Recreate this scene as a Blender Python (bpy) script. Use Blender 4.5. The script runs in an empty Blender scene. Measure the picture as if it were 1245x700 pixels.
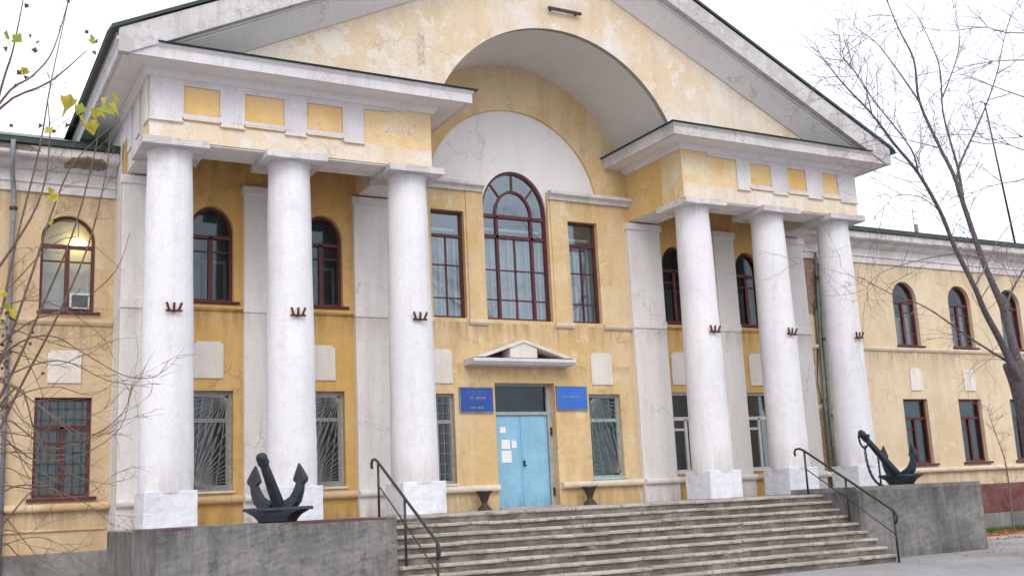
import bpy, bmesh, math, random
from math import sin, cos, pi, radians, sqrt, atan2
from mathutils import Vector, Matrix
from mathutils.geometry import tessellate_polygon
random.seed(7)
S = bpy.context.scene
COL = S.collection
# ------------------------------------------------------------------ camera
F_PX, IW = 1318.11, 1245.0
CAM = Vector((-12.9097, -20.7856, 0.2093)); YAW, PITCH, ROLL = -0.5085, 0.1923, -0.0486
_s, _c = sin(YAW), cos(YAW)
FW = Vector((-_s*cos(PITCH), _c*cos(PITCH), sin(PITCH))); _rt = Vector((_c, _s, 0)); _up = _rt.cross(FW)
RT = cos(ROLL)*_rt + sin(ROLL)*_up; UP = -sin(ROLL)*_rt + cos(ROLL)*_up
cam = bpy.data.cameras.new('camera'); co = bpy.data.objects.new('camera', cam); COL.objects.link(co)
cam.sensor_width = 36; cam.lens = 36*F_PX/IW; cam.clip_end = 3000; cam.clip_start = .1
m = Matrix((RT, UP, -FW)).transposed().to_4x4(); m.translation = CAM; co.matrix_world = m
S.camera = co
# ------------------------------------------------------------------ sky, sun, exposure
SUN_EL, SUN_AZ = radians(42), radians(200)      # azimuth clockwise from +Y (camera side, slightly left... front of the facade)
w = bpy.data.worlds.new("World"); S.world = w; w.use_nodes = True
N, L = w.node_tree.nodes, w.node_tree.links
N.clear()
sky = N.new('ShaderNodeTexSky'); sky.sky_type = 'NISHITA'; sky.sun_disc = False
sky.sun_elevation = SUN_EL; sky.sun_rotation = SUN_AZ; sky.air_density = 1.0; sky.dust_density = 4
bg1 = N.new('ShaderNodeBackground'); bg1.inputs[1].default_value = 0.06
bg2 = N.new('ShaderNodeBackground'); bg2.inputs[1].default_value = 1.3      # thick cloud cover
tc = N.new('ShaderNodeTexCoord'); no = N.new('ShaderNodeTexNoise'); no.inputs['Scale'].default_value = 2.2; no.inputs['Detail'].default_value = 6
cr = N.new('ShaderNodeValToRGB'); cr.color_ramp.elements[0].color = (.90, .91, .96, 1); cr.color_ramp.elements[1].color = (1, 1, 1, 1)
cr.color_ramp.elements[0].position = .35; cr.color_ramp.elements[1].position = .6
L.new(tc.outputs['Generated'], no.inputs['Vector']); L.new(no.outputs['Fac'], cr.inputs[0]); L.new(cr.outputs[0], bg2.inputs[0])
L.new(sky.outputs[0], bg1.inputs[0])
add = N.new('ShaderNodeAddShader'); wo = N.new('ShaderNodeOutputWorld')
L.new(bg1.outputs[0], add.inputs[0]); L.new(bg2.outputs[0], add.inputs[1]); L.new(add.outputs[0], wo.inputs[0])
sl = bpy.data.lights.new('sun', 'SUN'); so = bpy.data.objects.new('sun', sl); COL.objects.link(so)
sl.energy = 0.8; sl.angle = radians(25); sl.color = (1, .965, .9)
sd = Vector((sin(SUN_AZ)*cos(SUN_EL), cos(SUN_AZ)*cos(SUN_EL), sin(SUN_EL)))
so.rotation_euler = sd.to_track_quat('Z', 'Y').to_euler()
S.view_settings.view_transform = 'Standard'; S.view_settings.look = 'None'; S.view_settings.gamma = 1; S.view_settings.exposure = 0.0
S.render.engine = 'CYCLES'
S.cycles.max_bounces = 8; S.cycles.transparent_max_bounces = 16
# ------------------------------------------------------------------ materials
MATS = {}
def _new(name):
    m = bpy.data.materials.new(name); m.use_nodes = True; nt = m.node_tree
    b = nt.nodes['Principled BSDF']; MATS[name] = m
    return m, nt, b
def noise(nt, scale, detail=5, rough=.6, vec=None, dist=0):
    n = nt.nodes.new('ShaderNodeTexNoise'); n.inputs['Scale'].default_value = scale; n.inputs['Detail'].default_value = detail
    n.inputs['Roughness'].default_value = rough; n.inputs['Distortion'].default_value = dist
    if vec: nt.links.new(vec, n.inputs['Vector'])
    return n.outputs['Fac']
def ramp(nt, fac, stops):
    r = nt.nodes.new('ShaderNodeValToRGB'); e = r.color_ramp.elements
    for i, (p, c) in enumerate(stops):
        if i > 1: e.new(p)
        e[i].position = p; e[i].color = c if len(c) == 4 else (*c, 1)
    nt.links.new(fac, r.inputs[0]); return r.outputs[0]
def mixc(nt, fac, a, b):
    x = nt.nodes.new('ShaderNodeMix'); x.data_type = 'RGBA'
    for k, v in ((0, fac), (6, a), (7, b)):
        if hasattr(v, 'links'): nt.links.new(v, x.inputs[k])
        elif k == 0: x.inputs[0].default_value = v
        else: x.inputs[k].default_value = (*v, 1)
    return x.outputs[2]
def mapv(nt, sc=(1, 1, 1), loc=(0, 0, 0), world=True):
    g = nt.nodes.new('ShaderNodeNewGeometry') if world else nt.nodes.new('ShaderNodeTexCoord')
    mp = nt.nodes.new('ShaderNodeMapping'); mp.inputs['Scale'].default_value = sc; mp.inputs['Location'].default_value = loc
    nt.links.new(g.outputs['Position' if world else 'Object'], mp.inputs[0]); return mp.outputs[0]
def bump(nt, b, h, strength=.3, dist=.02):
    n = nt.nodes.new('ShaderNodeBump'); n.inputs['Strength'].default_value = strength; n.inputs['Distance'].default_value = dist
    nt.links.new(h, n.inputs['Height']); nt.links.new(n.outputs[0], b.inputs['Normal'])
def plaster(name, base, light=None, dirt=None, la=.35, da=.3, streak=.4, rough=.9, bs=.35, ls=.55, seed=0, patch=None, pa=.25, drips=(), crack=.35):
    """painted render: base colour, washed-out blotches, rain streaks, fine dirt and flaking patches"""
    m, nt, b = _new(name)
    v = mapv(nt, loc=(seed*3.1, seed*1.7, seed))
    vs = mapv(nt, sc=(2.6, 2.6, .28), loc=(seed, 0, 0))
    light = light or tuple(min(1, c*1.25+.05) for c in base); dirt = dirt or tuple(c*.45 for c in base)
    f1 = ramp(nt, noise(nt, ls, 7, .68, v, .4), [(.44, (0,)*3), (.60, (la,)*3)])
    c = mixc(nt, f1, base, light)
    f2 = ramp(nt, noise(nt, 1.0, 6, .7, vs), [(.48, (0,)*3), (.70, (streak,)*3)])
    c = mixc(nt, f2, c, dirt)
    f3 = ramp(nt, noise(nt, 5.5, 9, .75, v), [(.52, (0,)*3), (.70, (da,)*3)])
    c = mixc(nt, f3, c, dirt)
    f5 = ramp(nt, noise(nt, 34, 3, .6, v), [(.3, (.88,)*3), (.7, (1.06,)*3)])
    mu = nt.nodes.new('ShaderNodeMix'); mu.data_type = 'RGBA'; mu.blend_type = 'MULTIPLY'; mu.inputs[0].default_value = 1
    nt.links.new(c, mu.inputs[6]); nt.links.new(f5, mu.inputs[7]); c = mu.outputs[2]
    if patch:
        f4 = ramp(nt, noise(nt, 1.3, 10, .72, mapv(nt, loc=(9+seed, 4, 2))), [(1-pa-.36, (0,)*3), (1-pa-.335, (.75,)*3)])
        c = mixc(nt, f4, c, patch)
    if drips:
        g = nt.nodes.new('ShaderNodeNewGeometry'); sp = nt.nodes.new('ShaderNodeSeparateXYZ'); nt.links.new(g.outputs['Position'], sp.inputs[0])
        vn = ramp(nt, noise(nt, 1.0, 5, .75, mapv(nt, sc=(4.5, 4.5, .5), loc=(seed*2, 3, 0))), [(.40, (0,)*3), (.62, (1,)*3)])
        for z0, ln, st in drips:      # runs of dirt starting at a ledge (ln > 0: downwards, ln < 0: splashed upwards)
            mr = nt.nodes.new('ShaderNodeMapRange'); nt.links.new(sp.outputs[2], mr.inputs[0])
            mr.inputs[1].default_value = z0-ln; mr.inputs[2].default_value = z0; mr.inputs[3].default_value = 0; mr.inputs[4].default_value = 1; mr.clamp = True
            lt = nt.nodes.new('ShaderNodeMath'); lt.operation = 'LESS_THAN' if ln > 0 else 'GREATER_THAN'; nt.links.new(sp.outputs[2], lt.inputs[0]); lt.inputs[1].default_value = z0+(.03 if ln > 0 else -.03)
            m1 = nt.nodes.new('ShaderNodeMath'); m1.operation = 'MULTIPLY'; nt.links.new(mr.outputs[0], m1.inputs[0]); nt.links.new(lt.outputs[0], m1.inputs[1])
            m2 = nt.nodes.new('ShaderNodeMath'); m2.operation = 'MULTIPLY'; nt.links.new(m1.outputs[0], m2.inputs[0]); nt.links.new(vn, m2.inputs[1])
            m3 = nt.nodes.new('ShaderNodeMath'); m3.operation = 'MULTIPLY'; nt.links.new(m2.outputs[0], m3.inputs[0]); m3.inputs[1].default_value = st
            c = mixc(nt, m3.outputs[0], c, dirt)
    if crack:
        vo = nt.nodes.new('ShaderNodeTexVoronoi'); vo.feature = 'DISTANCE_TO_EDGE'; vo.inputs['Scale'].default_value = .55
        mx = nt.nodes.new('ShaderNodeVectorMath'); mx.operation = 'ADD'; nn = nt.nodes.new('ShaderNodeTexNoise'); nn.inputs['Scale'].default_value = 2.5; nn.inputs['Detail'].default_value = 6
        nt.links.new(v, nn.inputs['Vector']); nt.links.new(nn.outputs['Color'], mx.inputs[0]); nt.links.new(v, mx.inputs[1]); nt.links.new(mx.outputs[0], vo.inputs['Vector'])
        ck = ramp(nt, vo.outputs['Distance'], [(.004, (1,)*3), (.011, (0,)*3)]); mk = ramp(nt, noise(nt, .6, 3, .5, v), [(.50, (0,)*3), (.58, (crack,)*3)])
        m4 = nt.nodes.new('ShaderNodeMath'); m4.operation = 'MULTIPLY'; nt.links.new(ck, m4.inputs[0]); nt.links.new(mk, m4.inputs[1])
        c = mixc(nt, m4.outputs[0], c, tuple(x*.5 for x in dirt))
    nt.links.new(c, b.inputs['Base Color']); b.inputs['Roughness'].default_value = rough
    b.inputs['Specular IOR Level'].default_value = .25
    h = nt.nodes.new('ShaderNodeMath'); h.operation = 'ADD'
    nt.links.new(noise(nt, 3.0, 4, .5, v), h.inputs[0]); nt.links.new(noise(nt, 45, 4, .7, v), h.inputs[1])
    bump(nt, b, h.outputs[0], bs, .02)
    return m
YEL = (.70, .50, .235)
plaster('yellow_center', (.61, .43, .215), light=(.69, .565, .375), dirt=(.33, .235, .15), seed=1, la=.8, streak=.3, patch=(.68, .57, .40), pa=.045, drips=((4.36, .7, .9), (7.62, .5, .6), (3.36, .35, .6), (.40, .3, .5), (-.02, -.5, .9)), crack=.35)
plaster('yellow_bay', (.63, .39, .135), light=(.65, .46, .22), dirt=(.30, .19, .09), seed=2, la=.6, streak=.35, patch=(.60, .44, .24), pa=.04, drips=((4.42, .6, .8), (8, 1.0, .7), (-.02, -.5, .9)), crack=.35)
plaster('yellow_wing', (.62, .50, .34), light=(.67, .58, .44), dirt=(.36, .29, .21), seed=3, la=.7, streak=.3, patch=(.64, .56, .43), pa=.045, drips=((4.22, .8, .9), (7.0, .6, .8), (.41, .3, .8), (-.02, -.45, .7)), crack=.35)
plaster('yellow_wing_left', (.56, .415, .24), light=(.62, .50, .36), dirt=(.30, .22, .15), seed=13, la=.7, streak=.35, patch=(.61, .51, .38), pa=.06, drips=((4.22, .8, .9), (7.0, .6, .9), (.41, .5, .9)), crack=.35)
plaster('yellow_tymp', (.66, .54, .39), light=(.71, .68, .66), dirt=(.44, .35, .27), seed=4, la=.85, streak=.3, ls=.45, patch=(.70, .66, .62), pa=.08, crack=.3)
plaster('yellow_ent', (.74, .53, .27), light=(.78, .70, .55), dirt=(.45, .36, .25), seed=5, la=.8, streak=.25, ls=.9)
plaster('yellow_sq', (.72, .47, .18), light=(.78, .60, .36), dirt=(.45, .30, .15), seed=6, la=.6, streak=.25)
plaster('archi_cream', (.72, .60, .46), light=(.74, .70, .68), dirt=(.45, .37, .30), seed=7, la=.9, ls=1.2)
plaster('white', (.62, .61, .645), light=(.72, .71, .74), dirt=(.38, .35, .35), seed=1, la=.8, streak=.4, da=.3)
plaster('white_col', (.69, .69, .745), light=(.76, .76, .80), dirt=(.42, .40, .385), seed=2, la=.8, streak=.28, da=.3, bs=.16, patch=(.69, .69, .72), pa=.07, drips=((.66, -.6, .6), (7.1, .7, .35)), crack=0)
plaster('white_plinth', (.70, .72, .79), light=(.64, .68, .76), dirt=(.40, .41, .45), seed=3, la=.7, da=.4, streak=.35, bs=.5)
plaster('pilaster', (.70, .685, .69), light=(.76, .745, .76), dirt=(.42, .37, .34), seed=4, la=.5, streak=.35, da=.25, drips=((4.38, .6, .7), (-.02, -.5, .9)))
plaster('white_dirty', (.60, .585, .60), light=(.70, .68, .69), dirt=(.36, .34, .33), seed=5, la=.5, streak=.5, da=.4, patch=(.46, .44, .44), pa=.13)
plaster('white_rake', (.54, .53, .55), light=(.64, .63, .66), dirt=(.27, .26, .27), seed=8, la=.6, streak=.5, da=.6, patch=(.42, .40, .41), pa=.15)
plaster('soffit', (.72, .70, .70), light=(.77, .755, .755), dirt=(.38, .35, .32), seed=6, la=.5, streak=.15, da=.25)
plaster('vault', (.70, .665, .645), light=(.75, .72, .70), dirt=(.42, .38, .36), seed=7, la=.4, streak=.1, da=.15, crack=.5)
plaster('lunette', (.72, .71, .735), light=(.74, .72, .74), dirt=(.42, .40, .40), seed=9, la=.4, streak=.2, da=.15, crack=.35)
plaster('mould_cream', (.66, .56, .44), light=(.72, .66, .60), dirt=(.40, .33, .26), seed=10, la=.7, da=.4)
plaster('mould_orange', (.60, .42, .22), light=(.68, .55, .40), dirt=(.36, .26, .16), seed=11, la=.7, da=.4)
plaster('plaque', (.66, .62, .58), light=(.74, .72, .72), dirt=(.48, .42, .33), seed=12, la=.6, da=.4)
plaster('broken_plaster', (.30, .25, .22), light=(.42, .36, .30), dirt=(.14, .11, .10), seed=14, la=.9, da=.8, bs=1)
plaster('pedestal', (.19, .187, .185), light=(.27, .265, .26), dirt=(.07, .07, .073), seed=3, la=1, da=.8, streak=.55, bs=1.0, ls=1.1, drips=((.0, .5, .8), (-1.47, -.3, .9)))
plaster('base_grey', (.17, .165, .17), light=(.28, .27, .27), dirt=(.07, .07, .075), seed=5, la=.9, da=.6, streak=.5)
plaster('base_red', (.13, .032, .035), light=(.19, .12, .115), dirt=(.10, .04, .04), seed=6, la=.8, da=.5, streak=.3)
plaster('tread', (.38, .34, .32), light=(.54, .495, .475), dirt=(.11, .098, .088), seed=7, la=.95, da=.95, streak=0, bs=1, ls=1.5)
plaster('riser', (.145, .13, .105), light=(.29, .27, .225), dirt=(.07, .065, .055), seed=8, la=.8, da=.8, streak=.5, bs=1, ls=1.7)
plaster('floor_stone', (.40, .37, .36), light=(.50, .47, .45), dirt=(.2, .18, .17), seed=9, la=.7, da=.5, streak=0)
plaster('old_wood_grey', (.33, .335, .34), light=(.45, .45, .45), dirt=(.16, .16, .15), seed=1, la=.6, da=.4, ls=4)
plaster('frame_white', (.62, .63, .64), light=(.70, .70, .70), dirt=(.35, .33, .3), seed=2, la=.4, da=.3, ls=4)
plaster('kerb', (.40, .39, .38), light=(.5, .48, .46), dirt=(.2, .2, .18), seed=2, la=.4, da=.3, ls=4)
def simple(name, col, rough=.6, metal=0, var=.25, sc=9, emit=None, bs=.15):
    m, nt, b = _new(name); v = mapv(nt)
    c = ramp(nt, noise(nt, sc, 6, .65, v), [(.3, tuple(x*(1-var) for x in col)), (.7, tuple(min(1, x*(1+var)) for x in col))])
    nt.links.new(c, b.inputs['Base Color']); b.inputs['Roughness'].default_value = rough; b.inputs['Metallic'].default_value = metal
    if emit: b.inputs['Emission Color'].default_value = (*emit[0], 1); b.inputs['Emission Strength'].default_value = emit[1]
    if bs: bump(nt, b, noise(nt, sc*5, 4, .6, v), bs, .01)
    return m
simple('red_wood', (.08, .008, .014), .45, var=.35)
simple('green_metal', (.010, .030, .026), .4, var=.5, sc=3)
simple('green_metal_roof', (.03, .085, .075), .45, var=.5, sc=2)
plaster('anchor_paint', (.022, .034, .05), light=(.035, .05, .068), dirt=(.06, .03, .018), seed=1, rough=.4, bs=.5, la=.8, streak=.5, da=.7, ls=5, crack=0)
simple('black_metal', (.02, .022, .026), .4, var=.3)
simple('rust', (.10, .028, .018), .8, var=.6, sc=30, bs=.6)
simple('rust_and_shade', (.055, .035, .022), .7, var=.5, sc=18, bs=.6)  # dark rust of the bins, also the painted shade in the canopy voids
simple('pipe_green', (.13, .18, .17), .55, var=.4, sc=6)
simple('pipe_zinc', (.20, .22, .25), .5, var=.4, sc=6)
plaster('door_blue', (.23, .47, .66), light=(.28, .53, .70), dirt=(.12, .22, .30), seed=2, rough=.45, bs=.1, la=.6, streak=.25, da=.3, ls=2, crack=0, drips=((-.02, -.35, .8),))
simple('blue_frame', (.32, .46, .50), .6, var=.2)
simple('sign_blue_dark', (.010, .055, .31), .35, var=.15, sc=3, bs=0)
simple('sign_blue', (.018, .13, .55), .35, var=.15, sc=3, bs=0)
simple('gold', (.36, .30, .30), .5, var=.1, bs=0)
simple('pale_blue_print', (.11, .20, .50), .5, var=.1, bs=0)
simple('paper', (.74, .75, .80), .8, var=.05, bs=0)
simple('grille', (.25, .25, .25), .5, var=.2)
simple('curtain_white', (.55, .58, .62), .9, var=.12, sc=2)
simple('curtain_teal', (.14, .26, .28), .9, var=.35, sc=3)
simple('curtain_pink', (.26, .20, .20), .9, var=.3, sc=3)
simple('blind', (.56, .57, .55), .9, var=.08, sc=2)
simple('room', (.10, .105, .11), .9, var=.2, sc=1)
simple('ac_white', (.55, .57, .58), .5, var=.1)
simple('lamp_glow', (.9, .75, .3), .5, emit=((1, .74, .22), 9), var=.02, bs=0)
simple('bark', (.10, .085, .09), .9, var=.5, sc=14, bs=1)
simple('bark_twig', (.16, .13, .15), .9, var=.3, sc=14, bs=0)
simple('bark_shrub', (.15, .10, .075), .85, var=.4, sc=14, bs=0)
simple('dead_leaf', (.09, .05, .035), .9, var=.5, sc=30, bs=0)
simple('scribble', (.78, .76, .80), .8, var=.1, bs=0)
simple('grass', (.07, .12, .03), .9, var=.5, sc=8)
simple('litter', (.38, .16, .05), .9, var=.5, sc=12)
for nm, c in (('leaf_yellow', (.55, .50, .05)), ('leaf_green', (.34, .42, .05))):
    m_, nt_, b_ = _new(nm); b_.inputs['Base Color'].default_value = (*c, 1); b_.inputs['Roughness'].default_value = .6
    cc = ramp(nt_, noise(nt_, 25, 4, .6, mapv(nt_)), [(.35, c), (.7, (c[0]*.7, c[1]*.55, c[2]))]); nt_.links.new(cc, b_.inputs['Base Color'])
    tr = nt_.nodes.new('ShaderNodeBsdfTranslucent'); nt_.links.new(cc, tr.inputs[0]); ms = nt_.nodes.new('ShaderNodeMixShader'); ms.inputs[0].default_value = .45
    nt_.links.new(b_.outputs[0], ms.inputs[1]); nt_.links.new(tr.outputs[0], ms.inputs[2]); nt_.links.new(ms.outputs[0], nt_.nodes['Material Output'].inputs[0])
def glass(name, tint, gloss, rough=.04):
    m, nt, b = _new(name); nt.nodes.remove(b); out = nt.nodes['Material Output']
    t = nt.nodes.new('ShaderNodeBsdfTransparent'); t.inputs[0].default_value = (*tint, 1)
    g = nt.nodes.new('ShaderNodeBsdfGlossy'); g.inputs['Roughness'].default_value = rough; g.inputs[0].default_value = (.74, .88, 1, 1)
    fr = nt.nodes.new('ShaderNodeFresnel'); fr.inputs[0].default_value = 1.5
    mm = nt.nodes.new('ShaderNodeMath'); mm.operation = 'ADD'; mm.inputs[1].default_value = gloss; nt.links.new(fr.outputs[0], mm.inputs[0])
    bp_ = nt.nodes.new('ShaderNodeBump'); bp_.inputs['Strength'].default_value = .12; bp_.inputs['Distance'].default_value = .01
    nt.links.new(noise(nt, 2.2, 2, .5, mapv(nt)), bp_.inputs['Height']); nt.links.new(bp_.outputs[0], g.inputs['Normal'])
    x = nt.nodes.new('ShaderNodeMixShader'); nt.links.new(mm.outputs[0], x.inputs[0]); nt.links.new(t.outputs[0], x.inputs[1]); nt.links.new(g.outputs[0], x.inputs[2])
    nt.links.new(x.outputs[0], out.inputs[0]); return m
glass('glass', (.75, .82, .86), .16); glass('glass_dark', (.45, .5, .54), .03); glass('glass_black', (.4, .48, .52), .01, .12); glass('glass_clear', (.9, .92, .93), .03)
# asphalt ground, wide
m, nt, b = _new('asphalt'); v = mapv(nt)
c = ramp(nt, noise(nt, .5, 8, .7, v), [(.35, (.25, .245, .265)), (.65, (.38, .37, .39))])
c = mixc(nt, ramp(nt, noise(nt, 40, 3, .7, v), [(.4, (0,)*3), (.7, (.45,)*3)]), c, (.2, .2, .2))
c = mixc(nt, ramp(nt, noise(nt, 2.2, 9, .8, v, 1.2), [(.56, (0,)*3), (.62, (.6,)*3)]), c, (.16, .155, .155))
nt.links.new(c, b.inputs['Base Color']); b.inputs['Roughness'].default_value = .85; bump(nt, b, noise(nt, 25, 6, .7, v), .5, .02)
# wall material with a strip where the plaster has fallen and bricks show
def broken(src, name, boxes, col=(.24, .17, .13)):
    m = MATS[src].copy(); m.name = name; MATS[name] = m; nt = m.node_tree; b = nt.nodes['Principled BSDF']
    base = b.inputs['Base Color'].links[0].from_socket
    g = nt.nodes.new('ShaderNodeNewGeometry'); sep = nt.nodes.new('ShaderNodeSeparateXYZ'); nt.links.new(g.outputs['Position'], sep.inputs[0])
    nz = noise(nt, 2.3, 8, .75, g.outputs['Position'])
    tot = None
    def M(op, a, b_):
        x = nt.nodes.new('ShaderNodeMath'); x.operation = op
        for i, q in enumerate((a, b_)):
            if hasattr(q, 'links'): nt.links.new(q, x.inputs[i])
            else: x.inputs[i].default_value = q
        return x.outputs[0]
    for (cx, cz, rx, rz) in boxes:
        dx = M('DIVIDE', M('ABSOLUTE', M('SUBTRACT', sep.outputs[0], cx), 0), rx); dz = M('DIVIDE', M('ABSOLUTE', M('SUBTRACT', sep.outputs[2], cz), 0), rz)
        d = M('MAXIMUM', dx, dz); f = M('GREATER_THAN', M('ADD', M('SUBTRACT', 1, d), M('MULTIPLY', M('SUBTRACT', nz, .5), 2.6)), 0.12)
        tot = f if tot is None else M('MAXIMUM', tot, f)
    cc = ramp(nt, noise(nt, 9, 8, .8, g.outputs['Position']), [(.3, tuple(x*.5 for x in col)), (.65, tuple(x*1.5 for x in col))])
    nt.links.new(mixc(nt, tot, base, cc), b.inputs['Base Color'])
broken('yellow_wing', 'yellow_wing_broken', [(10.75, 6.4, .5, 1.2), (10.95, .9, .6, 1.7), (10.6, 3.6, .12, 3)])
broken('white_dirty', 'cornice_broken', [(-9.95, 7.66, .42, .10), (-12.2, 7.85, 1.2, .08)], (.20, .16, .13))
broken('yellow_tymp', 'tymp_broken', [(-3.55, 10.0, .10, .5)], (.50, .43, .36))
broken('pedestal', 'pedestal_painted', [(-6.6, .0, 1.0, .022), (-9.2, .0, .25, .02)], (.12, .06, .06))
# ------------------------------------------------------------------ mesh helpers
class MB:
    def __init__(s): s.v = []; s.f = []; s.sm = []
    def add(s, v, f, smooth=False):
        o = len(s.v); s.v += [tuple(p) for p in v]; s.f += [tuple(i+o for i in q) for q in f]; s.sm += [smooth]*len(f)
    def box(s, x0, x1, y0, y1, z0, z1):
        s.add([(x, y, z) for z in (z0, z1) for y in (y0, y1) for x in (x0, x1)],
              [(0, 2, 3, 1), (4, 5, 7, 6), (0, 1, 5, 4), (2, 6, 7, 3), (0, 4, 6, 2), (1, 3, 7, 5)])
        return s
    def prism_y(s, poly, y0, y1, holes=()):
        """polygon in XZ (with holes) extruded from y0 to y1"""
        loops = [list(poly)]+[list(h) for h in holes]
        flat = [p for l in loops for p in l]; n = len(flat)
        tris = tessellate_polygon([[Vector((x, z, 0)) for x, z in l] for l in loops])
        vs = [(x, y0, z) for x, z in flat]+[(x, y1, z) for x, z in flat]
        fs = []
        for t in tris:
            a, b, c = [flat[i] for i in t]
            ar = (b[0]-a[0])*(c[1]-a[1])-(c[0]-a[0])*(b[1]-a[1])
            if abs(ar) < 1e-12: continue
            t = tuple(t) if ar > 0 else tuple(reversed(t))
            fs.append(t); fs.append(tuple(i+n for i in reversed(t)))
        o = 0
        for l in loops:
            k = len(l)
            for i in range(k): fs.append((o+i, o+(i+1) % k, o+(i+1) % k+n, o+i+n))
            o += k
        s.add(vs, fs); return s
    def tube(s, pts, r, seg=6, cap=True):
        pts = [Vector(p) for p in pts]; n = len(pts)
        if not hasattr(r, '__len__'): r = [r]*n
        up = None; vs = []; fs = []
        for i in range(n):
            t = (pts[min(i+1, n-1)]-pts[max(i-1, 0)]).normalized()
            if up is None: up = t.orthogonal().normalized()
            else:
                up = up-t*up.dot(t); up = up.normalized() if up.length > 1e-6 else t.orthogonal().normalized()
            sd_ = t.cross(up)
            for k in range(seg):
                a = 2*pi*k/seg; vs.append(pts[i]+(up*cos(a)+sd_*sin(a))*r[i])
        for i in range(n-1):
            for k in range(seg): fs.append((i*seg+k, i*seg+(k+1) % seg, (i+1)*seg+(k+1) % seg, (i+1)*seg+k))
        if cap: fs.append(tuple(reversed(range(seg)))); fs.append(tuple(range((n-1)*seg, n*seg)))
        s.add(vs, fs, True); return s
    def bar(s, a, b, w, d):
        """flat rectangular bar between two points in an XZ plane: w across, d deep in y"""
        a, b = Vector(a), Vector(b); t = (b-a).normalized(); n = Vector((-t.z, 0, t.x))*w/2; dy = Vector((0, d/2, 0))
        q = [a-n-dy, a+n-dy, b+n-dy, b-n-dy, a-n+dy, a+n+dy, b+n+dy, b-n+dy]
        s.add(q, [(0, 1, 2, 3), (7, 6, 5, 4), (0, 4, 5, 1), (1, 5, 6, 2), (2, 6, 7, 3), (3, 7, 4, 0)]); return s
    def lathe(s, prof, seg=48, c=(0, 0), smooth=True):
        n = len(prof); vs = []; fs = []
        for r, z in prof:
            for k in range(seg): a = 2*pi*k/seg; vs.append((c[0]+r*cos(a), c[1]+r*sin(a), z))
        for i in range(n-1):
            for k in range(seg): fs.append((i*seg+k, i*seg+(k+1) % seg, (i+1)*seg+(k+1) % seg, (i+1)*seg+k))
        s.add(vs, fs, smooth); s.add(vs[:seg], [tuple(reversed(range(seg)))]); s.add(vs[-seg:], [tuple(range(seg))]); return s
    def sweep(s, path, prof):
        """profile [(out, z)] swept along a path in plan, offset to the right of travel, mitred"""
        P = [Vector(p) for p in path]; n = len(P); k = len(prof); vs = []
        for i in range(n):
            d0 = (P[i]-P[i-1]).normalized() if i else None; d1 = (P[i+1]-P[i]).normalized() if i < n-1 else None
            d0 = d0 or d1; d1 = d1 or d0
            n0 = Vector((d0.y, -d0.x)); n1 = Vector((d1.y, -d1.x)); mdir = (n0+n1); mdir = mdir/mdir.dot(n0)
            for o, z in prof: vs.append((P[i].x+mdir.x*o, P[i].y+mdir.y*o, z))
        fs = [(i*k+j, i*k+(j+1) % k, (i+1)*k+(j+1) % k, (i+1)*k+j) for i in range(n-1) for j in range(k)]
        fs += [tuple(reversed(range(k))), tuple(range((n-1)*k, n*k))]
        s.add(vs, fs); return s
    def build(s, name, mat, parent=None, bevel=0, recalc=True, local=False):
        me = bpy.data.meshes.new(name); me.from_pydata(s.v, [], s.f)
        for p, q in zip(me.polygons, s.sm): p.use_smooth = q
        if recalc:
            bm = bmesh.new(); bm.from_mesh(me); bmesh.ops.recalc_face_normals(bm, faces=bm.faces); bm.to_mesh(me); bm.free()
        me.materials.append(MATS[mat]); o = bpy.data.objects.new(name, me); COL.objects.link(o)
        if parent:
            o.parent = parent
            if not local: o.matrix_parent_inverse = Matrix.Translation(-wloc(parent))
        if bevel:
            md = o.modifiers.new('bevel', 'BEVEL'); md.width = bevel; md.segments = 2; md.limit_method = 'ANGLE'
        return o
def wloc(o):
    v = Vector((0, 0, 0))
    while o: v += o.location+o.matrix_parent_inverse.translation; o = o.parent
    return v
def tag(o, label=None, cat=None, group=None, kind=None):
    for k, v in (('label', label), ('category', cat), ('group', group), ('kind', kind)):
        if v: o[k] = v
    return o
def thing(name, loc, label, cat, group=None, rz=0):
    o = bpy.data.objects.new(name, None); COL.objects.link(o); o.location = loc; o.rotation_euler.z = rz; o.empty_display_size = .2
    return tag(o, label, cat, group)
def copy_tree(o, parent=None):
    c = o.copy(); COL.objects.link(c)
    if parent: c.parent = parent
    for ch in list(o.children): copy_tree(ch, c)
    return c
def rect(x0, x1, z0, z1): return [(x0, z0), (x1, z0), (x1, z1), (x0, z1)]
def archpoly(cx, z0, w_, hs, rise, n=20, inset=0):
    a = w_/2-inset; r = rise-inset
    return [(cx-a, z0+inset), (cx+a, z0+inset)]+[(cx+a*cos(pi*i/n), z0+hs+r*sin(pi*i/n)) for i in range(n+1)]
def chip(ob, amt, cuts=3, seed=0):
    """roughen a mesh a little so that its edges are not machine clean"""
    bm = bmesh.new(); bm.from_mesh(ob.data); bmesh.ops.subdivide_edges(bm, edges=bm.edges, cuts=cuts, use_grid_fill=True)
    rr = random.Random(seed)
    for v in bm.verts: v.co += Vector((rr.uniform(-amt, amt), rr.uniform(-amt, amt), rr.uniform(-amt, amt)))
    bm.to_mesh(ob.data); bm.free()
def px(u, v, **k):
    """point where the view ray of a measured spot of the photograph meets a plane of the scene"""
    d = FW+(u-622.5)/F_PX*RT-(v-350)/F_PX*UP; (ax, val), = k.items(); i = 'xyz'.index(ax)
    return CAM+d*((val-CAM[i])/d[i])
def pxd(u, v, dist):
    return CAM+(FW+(u-622.5)/F_PX*RT-(v-350)/F_PX*UP)*dist
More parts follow.
